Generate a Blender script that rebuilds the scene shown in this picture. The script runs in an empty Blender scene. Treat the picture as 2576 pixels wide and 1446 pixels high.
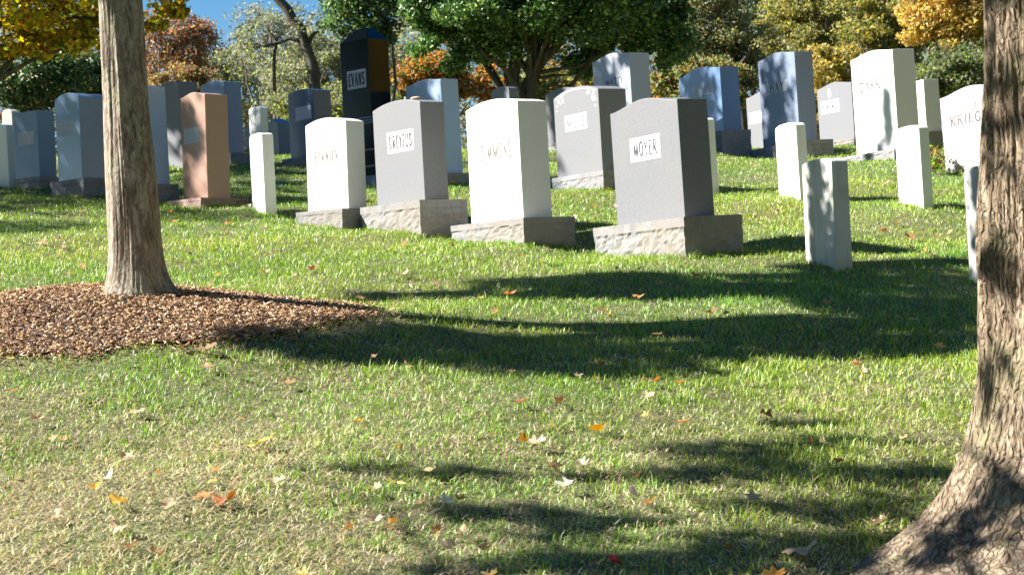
import bpy, math, random
import numpy as np
from mathutils import Vector, Matrix, noise as mnoise

rng = np.random.default_rng(7)
random.seed(7)
R = math.radians
C = bpy.context.scene.collection
sc = bpy.context.scene

# ------------------------------------------------------------------ camera
F = 4428.0            # focal length in units of the 2576-wide view used for measuring
ROLL = R(3.1)
HOR = 12.0            # the horizon sits this far below the picture centre (same units)
cam_d = bpy.data.cameras.new('camera')
cam = bpy.data.objects.new('camera', cam_d); C.objects.link(cam)
cam_d.sensor_width = 36.0
cam_d.lens = F / 2576 * 36.0
cam_d.clip_start = 0.1; cam_d.clip_end = 2000
PITCH = HOR / F
Mcam = Matrix.Rotation(R(90) + PITCH, 4, 'X') @ Matrix.Rotation(-ROLL, 4, 'Z')
cam.matrix_world = Mcam
cam_d.dof.use_dof = True
cam_d.dof.focus_distance = 9.5
cam_d.dof.aperture_fstop = 9
sc.camera = cam

# ------------------------------------------------------------------ light
SUN_EL = R(38)
TO_SUN = Vector((-1.0, 0.02, 0)).normalized() * math.cos(SUN_EL) + Vector((0, 0, math.sin(SUN_EL)))
w = bpy.data.worlds.new('World'); sc.world = w; w.use_nodes = True
nt = w.node_tree; nt.nodes.clear()
out = nt.nodes.new('ShaderNodeOutputWorld'); bg = nt.nodes.new('ShaderNodeBackground')
sky = nt.nodes.new('ShaderNodeTexSky'); sky.sky_type = 'NISHITA'; sky.sun_disc = False
sky.sun_elevation = SUN_EL
sky.sun_rotation = math.atan2(TO_SUN.x, TO_SUN.y)
sky.air_density = 1.0; sky.dust_density = 0.15; sky.ozone_density = 2.5; sky.altitude = 300
hs = nt.nodes.new('ShaderNodeHueSaturation'); hs.inputs['Saturation'].default_value = 1.4
hs.inputs['Value'].default_value = 0.82
nt.links.new(sky.outputs[0], hs.inputs['Color']); nt.links.new(hs.outputs[0], bg.inputs[0])
bg.inputs[1].default_value = 0.05
nt.links.new(bg.outputs[0], out.inputs[0])
sl = bpy.data.lights.new('sun', 'SUN'); sl.energy = 5.0; sl.angle = R(0.5); sl.color = (1.0, 0.95, 0.885)
so = bpy.data.objects.new('sun', sl); C.objects.link(so)
so.rotation_euler = TO_SUN.to_track_quat('Z', 'Y').to_euler()
sc.view_settings.view_transform = 'Standard'; sc.view_settings.look = 'None'
sc.view_settings.exposure = 1.75; sc.view_settings.gamma = 1.0
sc.cycles.use_denoising = True
sc.cycles.max_bounces = 6; sc.cycles.diffuse_bounces = 3; sc.cycles.glossy_bounces = 3
sc.cycles.transmission_bounces = 4; sc.cycles.transparent_max_bounces = 4
sc.cycles.caustics_reflective = False; sc.cycles.caustics_refractive = False

# ------------------------------------------------------------------ ground shape and pixel helpers
BEDX, BEDY, BEDA, BEDB = -2.12, 9.28, 1.32, 0.90
PADS = []
def gz(x, y):
    x = np.asarray(x, float); y = np.asarray(y, float)
    k = np.clip((y - 21.0) / 9.0, 0, None)
    z = -1.6 + 0.15 * np.minimum(y, 21.0)
    z = z + np.where(k > 0, 1.35 * (np.minimum(k, 1) - 0.5 * np.minimum(k, 1) ** 2), 0)
    z = z - np.where(y > 30, (1 - np.exp(-(y - 30) / 25.0)) * 2.0, 0)
    z = z - 0.04 * np.clip(x, -12, 12)
    z = z + 0.018 * np.sin(x * 1.7 + 0.6 * y) * np.sin(y * 1.3 + 1.0) + 0.012 * np.sin(x * 3.1 - y * 2.3)
    z = z + 0.055 * np.exp(-((x - 4.5) ** 2 / .6 + (y - 20.2) ** 2 / 1.6)) - 0.06 * np.exp(-((x - 3.3) ** 2 / .5 + (y - 22.1) ** 2 / 2.0))
    for (px_, py_, pr_, pz_) in PADS:
        w_ = np.exp(-(((x - px_) ** 2 + (y - py_) ** 2) / pr_ ** 2) ** 1.6)
        z = z + w_ * .62 * (pz_ - z)
    # mulch mound round the young tree
    q = ((x - BEDX) / 1.5) ** 2 + ((y - BEDY) / 1.05) ** 2
    z = z + 0.20 * np.exp(-q * 1.15)
    return z
def g1(x, y): return float(gz(x, y))
cR, sR = math.cos(ROLL), math.sin(ROLL)
def unroll(px, py):
    u = px - 1288.0; v = 723.0 - py
    return u * cR + v * sR, -u * sR + v * cR + HOR
def ray(px, py):
    u, v = unroll(px, py)
    return u / F, v / F
def at(px, py, d):
    a, b = ray(px, py); return Vector((a * d, d, b * d))
def ground_at(px, py, dmin=3.0, dmax=30.0):
    a, b = ray(px, py); d = dmin
    while d < dmax:
        if b * d <= g1(a * d, d): return Vector((a * d, d, g1(a * d, d)))
        d += 0.02
    return Vector((a * dmax, dmax, g1(a * dmax, dmax)))

# ------------------------------------------------------------------ objects
def tag(o, label=None, cat=None, group=None, kind=None):
    if label: o['label'] = label
    if cat: o['category'] = cat
    if group: o['group'] = group
    if kind: o['kind'] = kind
    return o
def thing(name, loc, label, cat, group=None):
    o = bpy.data.objects.new(name, None); C.objects.link(o); o.location = loc
    o.empty_display_size = 0.1
    return tag(o, label, cat, group)
def link(name, me, mat=None, parent=None):
    o = bpy.data.objects.new(name, me); C.objects.link(o)
    if mat is not None: me.materials.append(mat)
    if parent is not None: o.parent = parent
    return o
def np_mesh(name, verts, faces, cols=None, smooth=False):
    """faces: int array (n,k) of one size, or a list of such arrays"""
    me = bpy.data.meshes.new(name)
    if not isinstance(faces, list): faces = [faces]
    faces = [f for f in faces if len(f)]
    nv = len(verts); me.vertices.add(nv)
    me.vertices.foreach_set('co', np.ascontiguousarray(verts, dtype=np.float32).ravel())
    nl = sum(f.size for f in faces); nf = sum(len(f) for f in faces)
    me.loops.add(nl)
    me.loops.foreach_set('vertex_index', np.concatenate([f.ravel() for f in faces]).astype(np.int32))
    tot = np.concatenate([np.full(len(f), f.shape[1]) for f in faces])
    st = np.concatenate([[0], np.cumsum(tot)[:-1]])
    me.polygons.add(nf)
    me.polygons.foreach_set('loop_start', st.astype(np.int32))
    me.polygons.foreach_set('loop_total', tot.astype(np.int32))
    if smooth: me.polygons.foreach_set('use_smooth', np.ones(nf, bool))
    if cols is not None:
        a = me.color_attributes.new('Col', 'FLOAT_COLOR', 'POINT')
        c4 = np.ones((nv, 4), np.float32); c4[:, :3] = cols
        a.data.foreach_set('color', c4.ravel())
    me.update(calc_edges=True); me.validate()
    return me
class MB:
    def __init__(s): s.v = []; s.f = []
    def add(s, vs, fs):
        b = len(s.v); s.v += [tuple(p) for p in vs]; s.f += [tuple(i + b for i in f) for f in fs]
    def box(s, x0, x1, y0, y1, z0, z1):
        s.add([(x0,y0,z0),(x1,y0,z0),(x1,y1,z0),(x0,y1,z0),(x0,y0,z1),(x1,y0,z1),(x1,y1,z1),(x0,y1,z1)],
              [(0,3,2,1),(4,5,6,7),(0,1,5,4),(1,2,6,5),(2,3,7,6),(3,0,4,7)])
    def prism(s, pts, y0, y1):
        """outline in x,z (counter-clockwise seen from -y), from y0 (front) to y1"""
        n = len(pts)
        vs = [(p[0], y0, p[1]) for p in pts] + [(p[0], y1, p[1]) for p in pts]
        fs = [tuple(range(n)), tuple(range(2 * n - 1, n - 1, -1))]
        for i in range(n):
            j = (i + 1) % n; fs.append((j, i, i + n, j + n))
        s.add(vs, fs)
    def tube(s, pts, rad, n=8):
        pts = [Vector(p) for p in pts]; rings = []
        for i, p in enumerate(pts):
            d = (pts[min(i + 1, len(pts) - 1)] - pts[max(i - 1, 0)]).normalized()
            a = d.orthogonal().normalized(); b = d.cross(a)
            if i: # keep frames aligned
                a = (pa - d * pa.dot(d)).normalized(); b = d.cross(a)
            pa = a
            rings.append([p + (a * math.cos(2 * math.pi * k / n) + b * math.sin(2 * math.pi * k / n)) * rad[i] for k in range(n)])
        vs = [q for r_ in rings for q in r_]; fs = []
        for i in range(len(pts) - 1):
            for k in range(n):
                fs.append((i * n + k, i * n + (k + 1) % n, (i + 1) * n + (k + 1) % n, (i + 1) * n + k))
        fs.append(tuple(range(n - 1, -1, -1))); fs.append(tuple(range((len(pts) - 1) * n, len(pts) * n)))
        s.add(vs, fs)
    def build(s, name, mat, parent=None, smooth=False):
        me = bpy.data.meshes.new(name); me.from_pydata(s.v, [], s.f); me.update()
        if smooth: me.polygons.foreach_set('use_smooth', [True] * len(me.polygons))
        return link(name, me, mat, parent)

# ------------------------------------------------------------------ materials
def new_mat(name):
    m = bpy.data.materials.new(name); m.use_nodes = True
    nt = m.node_tree; b = nt.nodes['Principled BSDF']; return m, nt, b
def ramp(nt, fac, stops):
    r = nt.nodes.new('ShaderNodeValToRGB'); cr = r.color_ramp
    while len(cr.elements) < len(stops): cr.elements.new(0.5)
    for e, (p, c) in zip(cr.elements, stops): e.position = p; e.color = (*c, 1)
    nt.links.new(fac, r.inputs[0]); return r.outputs[0]
def noise(nt, scale, detail=4, rough=0.6, vec=None, dist=0):
    n = nt.nodes.new('ShaderNodeTexNoise'); n.inputs['Scale'].default_value = scale
    n.inputs['Detail'].default_value = detail; n.inputs['Roughness'].default_value = rough
    n.inputs['Distortion'].default_value = dist
    if vec is not None: nt.links.new(vec, n.inputs['Vector'])
    return n.outputs['Fac']
def mix(nt, a, b, fac, mode='MIX'):
    m = nt.nodes.new('ShaderNodeMix'); m.data_type = 'RGBA'; m.blend_type = mode
    for sock, v in ((m.inputs[0], fac), (m.inputs[6], a), (m.inputs[7], b)):
        if hasattr(v, 'is_linked'): nt.links.new(v, sock)
        elif isinstance(v, (int, float)): sock.default_value = v
        else: sock.default_value = (*v, 1)
    return m.outputs[2]
def bump(nt, b, h, strength, dist):
    n = nt.nodes.new('ShaderNodeBump'); n.inputs['Strength'].default_value = strength
    n.inputs['Distance'].default_value = dist
    nt.links.new(h, n.inputs['Height']); nt.links.new(n.outputs[0], b.inputs['Normal'])
def objco(nt, sc_=(1, 1, 1)):
    t = nt.nodes.new('ShaderNodeTexCoord'); m = nt.nodes.new('ShaderNodeMapping')
    m.inputs['Scale'].default_value = sc_; nt.links.new(t.outputs['Object'], m.inputs['Vector'])
    return m.outputs[0]
def granite(name, col, speck=0.25, rough=0.6, stain=0.12, warm=(0.5, 0.42, 0.3), spec=0.35, streak=0.0):
    m, nt, b = new_mat(name); v = objco(nt)
    c = np.array(col)
    n1 = noise(nt, 260, 2, 0.7, v)
    g = ramp(nt, n1, [(0.36, tuple(c * (1 - speck))), (0.5, tuple(c)), (0.66, tuple(np.minimum(c * (1 + speck * 0.8), 0.95)))])
    n2 = noise(nt, 70, 3, 0.6, v)
    g = mix(nt, g, ramp(nt, n2, [(0.35, tuple(c * (1 - speck * 0.6))), (0.6, tuple(np.minimum(c * 1.1, 0.95)))]), 0.4)
    n3 = noise(nt, 2.6, 5, 0.65, v)
    st = ramp(nt, n3, [(0.45, (0, 0, 0)), (0.75, (1, 1, 1))])
    sm = nt.nodes.new('ShaderNodeMath'); sm.operation = 'MULTIPLY'; sm.inputs[1].default_value = stain
    nt.links.new(st, sm.inputs[0])
    g = mix(nt, g, tuple(np.array(warm) * (0.3 + c.mean())), sm.outputs[0])
    if streak:
        vv = objco(nt, (9, 9, 0.6)); n4 = noise(nt, 1.4, 4, 0.6, vv)
        s4 = ramp(nt, n4, [(0.48, (0, 0, 0)), (0.62, (1, 1, 1))])
        s5 = nt.nodes.new('ShaderNodeMath'); s5.operation = 'MULTIPLY'; s5.inputs[1].default_value = streak
        nt.links.new(s4, s5.inputs[0]); g = mix(nt, g, tuple(c * 0.55), s5.outputs[0])
    nt.links.new(g, b.inputs['Base Color']); b.inputs['Roughness'].default_value = rough
    b.inputs['Specular IOR Level'].default_value = spec
    bump(nt, b, n1, 0.12, 0.002)
    return m
def rockface(name, col, warm):
    m, nt, b = new_mat(name); v = objco(nt); c = np.array(col)
    n1 = noise(nt, 9, 6, 0.7, v); n2 = noise(nt, 120, 3, 0.7, v); n3 = noise(nt, 3, 4, 0.6, v)
    g = ramp(nt, n1, [(0.32, tuple(c * 0.62)), (0.5, tuple(c)), (0.7, tuple(np.minimum(c * 1.25, .9)))])
    g = mix(nt, g, warm, ramp(nt, n3, [(0.42, (0, 0, 0)), (0.62, (0.75, 0.75, 0.75))]))
    g = mix(nt, g, ramp(nt, n2, [(0.35, tuple(c * 0.6)), (0.65, tuple(np.minimum(c * 1.2, .9)))]), 0.3)
    nt.links.new(g, b.inputs['Base Color']); b.inputs['Roughness'].default_value = 0.85
    b.inputs['Specular IOR Level'].default_value = 0.2
    h = mix(nt, n1, n2, 0.25); bump(nt, b, h, 0.7, 0.02)
    return m
def marble(name, col, dirt=0.25):
    m, nt, b = new_mat(name); v = objco(nt); c = np.array(col)
    vv = objco(nt, (14, 14, 1.3))
    n1 = noise(nt, 1.0, 5, 0.6, vv, 0.6); n2 = noise(nt, 30, 4, 0.7, v); n3 = noise(nt, 5, 4, 0.6, v)
    g = ramp(nt, n1, [(0.38, tuple(c * 0.72)), (0.52, tuple(c))])
    g = mix(nt, tuple(c), g, dirt * 2)
    g = mix(nt, g, tuple(c * np.array((0.8, 0.78, 0.68))), ramp(nt, n3, [(0.5, (0, 0, 0)), (0.72, (dirt * 2,) * 3)]))
    g = mix(nt, g, tuple(c * 0.8), ramp(nt, n2, [(0.55, (0, 0, 0)), (0.75, (dirt,) * 3)]))
    # grass-splash grime on the lowest hand's breadth
    s = nt.nodes.new('ShaderNodeSeparateXYZ'); nt.links.new(v, s.inputs[0])
    mr = nt.nodes.new('ShaderNodeMapRange'); mr.inputs[1].default_value = 0.10; mr.inputs[2].default_value = 0.0
    mr.inputs[3].default_value = 0.0; mr.inputs[4].default_value = 0.45
    nt.links.new(s.outputs[2], mr.inputs[0])
    g = mix(nt, g, tuple(c * np.array((0.6, 0.62, 0.45))), mr.outputs[0])
    nt.links.new(g, b.inputs['Base Color']); b.inputs['Roughness'].default_value = 0.7
    b.inputs['Specular IOR Level'].default_value = 0.3
    bump(nt, b, n2, 0.15, 0.002)
    return m
def plain(name, col, rough=0.7, spec=0.3):
    m, nt, b = new_mat(name); v = objco(nt)
    n = noise(nt, 60, 3, 0.6, v); c = np.array(col)
    nt.links.new(ramp(nt, n, [(0.3, tuple(c * 0.8)), (0.7, tuple(np.minimum(c * 1.15, 0.95)))]), b.inputs['Base Color'])
    b.inputs['Roughness'].default_value = rough; b.inputs['Specular IOR Level'].default_value = spec
    return m
def leafmat(name, trans=0.35, rough=0.5, spec=0.4, sat=1.0):
    m, nt, b = new_mat(name)
    a = nt.nodes.new('ShaderNodeAttribute'); a.attribute_name = 'Col'
    nt.links.new(a.outputs['Color'], b.inputs['Base Color'])
    b.inputs['Roughness'].default_value = rough; b.inputs['Specular IOR Level'].default_value = spec
    t = nt.nodes.new('ShaderNodeBsdfTranslucent'); h = nt.nodes.new('ShaderNodeHueSaturation')
    h.inputs['Saturation'].default_value = 1.15 * sat; h.inputs['Value'].default_value = 1.5
    nt.links.new(a.outputs['Color'], h.inputs['Color']); nt.links.new(h.outputs[0], t.inputs['Color'])
    ms = nt.nodes.new('ShaderNodeMixShader'); ms.inputs[0].default_value = trans
    nt.links.new(b.outputs[0], ms.inputs[1]); nt.links.new(t.outputs[0], ms.inputs[2])
    nt.links.new(ms.outputs[0], nt.nodes['Material Output'].inputs['Surface'])
    return m
def barkmat(name, c0, c1, c2, sx=30, sz=3.0, bs=0.8, crack=0.0):
    m, nt, b = new_mat(name); v1 = objco(nt)
    n0 = nt.nodes.new('ShaderNodeTexNoise'); n0.inputs['Scale'].default_value = 7; n0.inputs['Detail'].default_value = 4
    nt.links.new(v1, n0.inputs['Vector'])
    wob = nt.nodes.new('ShaderNodeMix'); wob.data_type = 'RGBA'; wob.blend_type = 'LINEAR_LIGHT'; wob.inputs[0].default_value = 0.055
    nt.links.new(v1, wob.inputs[6]); nt.links.new(n0.outputs['Color'], wob.inputs[7])
    mp = nt.nodes.new('ShaderNodeMapping'); mp.inputs['Scale'].default_value = (sx, sx, sz)
    nt.links.new(wob.outputs[2], mp.inputs['Vector'])
    n1 = noise(nt, 1.0, 6, 0.7, mp.outputs[0], 0.3); n2 = noise(nt, 22, 5, 0.75, v1); n3 = noise(nt, 110, 3, 0.7, v1)
    g = ramp(nt, n1, [(0.32, c0), (0.46, c1), (0.64, c2)])
    g = mix(nt, g, c1, ramp(nt, n2, [(0.45, (0, 0, 0)), (0.7, (0.6, 0.6, 0.6))]))
    h = mix(nt, n1, mix(nt, n2, n3, 0.5), 0.45)
    if crack:
        mp2 = nt.nodes.new('ShaderNodeMapping'); mp2.inputs['Scale'].default_value = (sx * 1.1, sx * 1.1, sz * 1.5)
        nt.links.new(wob.outputs[2], mp2.inputs['Vector'])
        vo = nt.nodes.new('ShaderNodeTexVoronoi'); vo.feature = 'DISTANCE_TO_EDGE'; vo.inputs['Scale'].default_value = 1.0
        nt.links.new(mp2.outputs[0], vo.inputs['Vector'])
        e = ramp(nt, vo.outputs['Distance'], [(0.0, (crack,) * 3), (0.09, (crack * .25,) * 3), (0.2, (0, 0, 0))])
        g = mix(nt, g, tuple(np.array(c0) * .8), e)
        hh = ramp(nt, vo.outputs['Distance'], [(0.0, (0, 0, 0)), (0.2, (1, 1, 1))])
        h = mix(nt, h, hh, 0.45)
    n5 = noise(nt, 3.3, 4, 0.6, v1)
    g = mix(nt, g, tuple(np.array(c2) * (0.72, 0.9, 0.62)), ramp(nt, n5, [(0.52, (0, 0, 0)), (0.75, (0.5, 0.5, 0.5))]))
    nt.links.new(g, b.inputs['Base Color']); b.inputs['Roughness'].default_value = 0.9
    b.inputs['Specular IOR Level'].default_value = 0.15
    bump(nt, b, h, bs, 0.014)
    return m

M = {}
M['grey'] = granite('grey_granite', (0.165, 0.171, 0.185), 0.32, stain=0.2)
M['grey2'] = granite('light_grey_granite', (0.18, 0.186, 0.20), 0.24, stain=0.18)
M['greydark'] = granite('sawn_grey_granite', (0.20, 0.20, 0.195), 0.35, stain=0.2)
M['palegrey'] = granite('pale_granite', (0.185, 0.19, 0.205), 0.15)
M['veined'] = granite('veined_blue_grey_granite', (0.21, 0.26, 0.36), 0.2, rough=0.4, stain=.1, streak=.3)
M['palelight'] = granite('pale_weathered_granite', (0.40, 0.44, 0.52), 0.12, stain=.15)
M['white'] = granite('white_granite', (0.74, 0.73, 0.69), 0.08, stain=0.08, warm=(0.75, 0.7, 0.6))
M['pinkwhite'] = granite('rosy_white_granite', (0.44, 0.41, 0.40), 0.08, stain=0.06, warm=(0.8, 0.7, 0.6))
M['pink'] = granite('pink_granite', (0.40, 0.25, 0.19), 0.2, rough=0.32, stain=0.1, warm=(0.6, 0.35, 0.3), spec=0.5)
M['pinkrock'] = rockface('pink_rock', (0.30, 0.21, 0.18), (0.3, 0.22, 0.2))
M['polish'] = granite('polished_shade_blue_granite', (0.22, 0.31, 0.45), 0.2, rough=0.12, spec=0.7)  # grey stone; the blue of its shade is put into the colour
M['shadeblue'] = granite('shade_blue_granite', (0.14, 0.23, 0.40), 0.2, rough=0.3, spec=0.5)  # blue cast of skylit shade painted into a grey granite
M['shadebluelight'] = granite('smooth_shade_blue_granite', (0.36, 0.48, 0.70), 0.15, rough=0.5)  # lighter grey granite, its blue likewise painted in for shade
M['dark'] = granite('dark_polished_granite', (0.09, 0.13, 0.22), 0.3, rough=0.14, spec=0.6)
M['black'] = granite('black_polished_granite', (0.006, 0.006, 0.008), 0.3, rough=0.05, stain=0.0, spec=0.4)
M['rough'] = rockface('rough_sawn_stone', (0.46, 0.44, 0.42), (0.5, 0.45, 0.38))
M['rockbase'] = rockface('rock_pitched_base', (0.25, 0.25, 0.25), (0.26, 0.22, 0.18))
M['rockgrey'] = rockface('rock_pitched_grey', (0.26, 0.27, 0.29), (0.24, 0.22, 0.21))
M['marble'] = marble('white_marble', (0.80, 0.80, 0.77), 0.12)
M['marbleold'] = marble('weathered_marble', (0.56, 0.57, 0.54), 0.5)
M['panel'] = plain('frosted_panel', (0.72, 0.72, 0.75))
M['panelblue'] = plain('frosted_panel_grey', (0.42, 0.45, 0.52))
M['letter'] = plain('letter_paint', (0.07, 0.07, 0.08))
M['letterlite'] = plain('cut_letter', (0.17, 0.167, 0.165))
M['letterdark'] = plain('dark_letter', (0.05, 0.055, 0.07))
M['carve'] = plain('frosted_carving', (0.78, 0.78, 0.80))
M['leaf'] = leafmat('leaf', 0.48)
M['leafdark'] = leafmat('glossy_leaf', 0.22, 0.4, 0.5)
M['litter'] = leafmat('dry_leaf', 0.2, 0.6, 0.3)
M['blade'] = leafmat('grass_blade', 0.24, 0.42, 0.42, 1.1)
M['chip'] = leafmat('wood_chip', 0.0, 0.8, 0.2)
M['bark'] = barkmat('grey_bark', (0.045, 0.032, 0.022), (0.24, 0.195, 0.15), (0.50, 0.44, 0.36), 34, 5.0, 0.28, 0.3)
M['barkbig'] = barkmat('furrowed_bark', (0.045, 0.03, 0.02), (0.20, 0.15, 0.10), (0.42, 0.34, 0.245), 44, 4.5, 1.0, 0.45)
M['barkfar'] = barkmat('dark_bark', (0.03, 0.025, 0.02), (0.08, 0.07, 0.055), (0.16, 0.14, 0.11), 10, 2.0, 0.5)
M['barkpale'] = barkmat('pale_bark', (0.10, 0.09, 0.07), (0.20, 0.18, 0.14), (0.30, 0.28, 0.23), 10, 2.0, 0.5)

# ------------------------------------------------------------------ ground
def value_noise(x, y, s, seed=0):
    """smooth 2-D value noise, numpy"""
    x = np.asarray(x) / s; y = np.asarray(y) / s
    xi = np.floor(x).astype(int); yi = np.floor(y).astype(int); fx = x - xi; fy = y - yi
    fx = fx * fx * (3 - 2 * fx); fy = fy * fy * (3 - 2 * fy)
    def h(a, b):
        n = (a * 374761393 + b * 668265263 + seed * 982451653) & 0x7fffffff
        n = (n ^ (n >> 13)) * 1274126177 & 0x7fffffff
        return ((n ^ (n >> 16)) & 0xffff) / 65535.0
    return (h(xi, yi) * (1 - fx) + h(xi + 1, yi) * fx) * (1 - fy) + (h(xi, yi + 1) * (1 - fx) + h(xi + 1, yi + 1) * fx) * fy
# ------------------------------------------------------------------ gravestones
# stroke letters: width, then list of (polyline, thick?)
def arc(cx, cy, rx, ry, a0, a1, n=10):
    return [(cx + rx * math.cos(R(a0 + (a1 - a0) * t / n)), cy + ry * math.sin(R(a0 + (a1 - a0) * t / n))) for t in range(n + 1)]
def sf(x, y, w=0.13): return ([(x - w * .75, y), (x + w * .75, y)], 0)
G = {
 'A': (.72, [([(.08,.0),(.36,1)],0),([(.36,1),(.64,0)],1),([(.18,.36),(.54,.36)],0),sf(.08,.02,.09),sf(.64,.02,.09)]),
 'B': (.62, [([(.14,0),(.14,1)],1),([(.14,.98)]+arc(.32,.76,.2,.22,90,-90)+[(.14,.54)],0),([(.14,.54)]+arc(.34,.28,.22,.26,90,-90)+[(.14,.02)],0)]),
 'C': (.70, [(arc(.38,.5,.29,.5,45,315,16),1),([(.6,.72),(.6,.95)],0)]),
 'D': (.70, [([(.14,0),(.14,1)],1),([(.05,.98)]+arc(.28,.5,.34,.48,90,-90,14)+[(.05,.02)],0)]),
 'E': (.58, [([(.14,0),(.14,1)],1),([(.05,.98),(.5,.98),(.5,.84)],0),([(.14,.52),(.38,.52)],0),([(.05,.02),(.52,.02),(.52,.18)],0)]),
 'F': (.55, [([(.14,0),(.14,1)],1),([(.05,.98),(.5,.98),(.5,.84)],0),([(.14,.52),(.38,.52)],0),sf(.14,.02,.1)]),
 'G': (.72, [(arc(.38,.5,.29,.5,45,320,16),1),([(.6,.08),(.6,.45)],1),sf(.58,.46,.12)]),
 'H': (.74, [([(.14,0),(.14,1)],1),([(.6,0),(.6,1)],1),([(.14,.52),(.6,.52)],0),sf(.14,.02,.1),sf(.14,.98,.1),sf(.6,.02,.1),sf(.6,.98,.1)]),
 'I': (.32, [([(.16,0),(.16,1)],1),sf(.16,.02,.11),sf(.16,.98,.11)]),
 'K': (.70, [([(.14,0),(.14,1)],1),([(.14,.42),(.58,1)],0),([(.26,.56),(.62,0)],1),sf(.14,.02,.1),sf(.14,.98,.1),sf(.58,.98,.1),sf(.62,.02,.1)]),
 'L': (.55, [([(.14,0),(.14,1)],1),([(.05,.02),(.5,.02),(.5,.2)],0),sf(.14,.98,.1)]),
 'M': (.86, [([(.12,0),(.14,1)],0),([(.14,1),(.42,.05)],1),([(.42,.05),(.70,1)],0),([(.70,1),(.73,0)],1),sf(.12,.02,.08),sf(.73,.02,.09)]),
 'N': (.76, [([(.14,0),(.14,1)],0),([(.14,1),(.60,0)],1),([(.60,0),(.60,1)],0),sf(.14,.02,.09),sf(.60,.98,.09)]),
 'O': (.74, [(arc(.37,.5,.29,.5,0,360,24),1)]),
 'P': (.60, [([(.14,0),(.14,1)],1),([(.05,.98)]+arc(.32,.74,.22,.24,90,-90)+[(.14,.5)],0),sf(.14,.02,.1)]),
 'R': (.68, [([(.14,0),(.14,1)],1),([(.05,.98)]+arc(.32,.76,.21,.22,90,-90)+[(.14,.54)],0),([(.32,.54),(.60,0)],1),sf(.14,.02,.1)]),
 'S': (.56, [(arc(.28,.75,.19,.23,30,270,10)+arc(.28,.27,.21,.25,90,-150,10),1),([(.45,.8),(.45,.96)],0),([(.07,.05),(.07,.2)],0)]),
 'T': (.62, [([(.31,0),(.31,1)],1),([(.04,.84),(.04,.98),(.58,.98),(.58,.84)],0),sf(.31,.02,.1)]),
 'U': (.72, [([(.12,1),(.12,.3)]+arc(.36,.28,.24,.27,180,360,10)+[(.60,.3),(.60,1)],1),sf(.12,.98,.09),sf(.60,.98,.09)]),
 'V': (.68, [([(.06,1),(.34,0)],1),([(.34,0),(.62,1)],0),sf(.06,.98,.08),sf(.62,.98,.08)]),
 'W': (.95, [([(.05,1),(.25,0)],1),([(.25,0),(.47,.9)],0),([(.47,.9),(.68,0)],1),([(.68,0),(.9,1)],0)]),
 'Y': (.66, [([(.06,1),(.33,.48)],1),([(.33,.48),(.60,1)],0),([(.33,.48),(.33,0)],1),sf(.06,.98,.08),sf(.60,.98,.08),sf(.33,.02,.1)]),
 ' ': (.4, []),
}
def lettering(text, cx, cz, h, wtot, y, mat, parent, weight=1.0):
    """raised strokes centred on cx,cz in the plane y (front is -y)"""
    gap = 0.17; tw = sum(G[c][0] for c in text) + gap * (len(text) - 1); s = wtot / tw
    x = cx - wtot / 2; mb = MB(); k = 0
    for c in text:
        for pl, thick in G[c][1]:
            t = (0.125 if thick else 0.08) * h * weight * 0.5
            for (x0, z0), (x1, z1) in zip(pl[:-1], pl[1:]):
                a = Vector((x + x0 * s, cz + (z0 - .5) * h)); b_ = Vector((x + x1 * s, cz + (z1 - .5) * h))
                d = (b_ - a)
                if d.length < 1e-6: continue
                d.normalize(); nn = Vector((-d.y, d.x)) * t
                tt = t if abs(d.y) > 0.4 else t * 0.8
                nn = Vector((-d.y, d.x)) * tt
                a2 = a - d * t * 0.3; b2 = b_ + d * t * 0.3
                dy = 0.0012 + (k % 7) * 0.00012; k += 1
                mb.prism([a2 - nn, b2 - nn, b2 + nn, a2 + nn], y - dy, y)
        x += (G[c][0] + gap) * s
    return mb.build('lettering', mat, parent)
def top_profile(style, W, H, rise, n=28):
    """outline of the face: H is the height at the corners"""
    pts = [(-W / 2, 0), (W / 2, 0)]
    for i in range(n + 1):
        u = 1 - 2 * i / n
        if style == 'serp':
            z = rise * (0.5 + 0.5 * math.cos(math.pi * min(1, abs(u) * 1.02))) ** 0.85
        elif style == 'oval':
            z = rise * (1 - abs(u) ** 2.1)
        elif style == 'arch':
            z = rise * math.sqrt(max(0, 1 - abs(u) ** 2.4))
        elif style == 'point':
            z = rise * (1 - abs(u))
        else: z = 0
        pts.append((u * W / 2, H + z))
    return pts
def bevel(o, w_=0.004, seg=2):
    b = o.modifiers.new('bevel', 'BEVEL'); b.width = w_; b.segments = seg; b.limit_method = 'ANGLE'; b.angle_limit = R(40)
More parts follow.
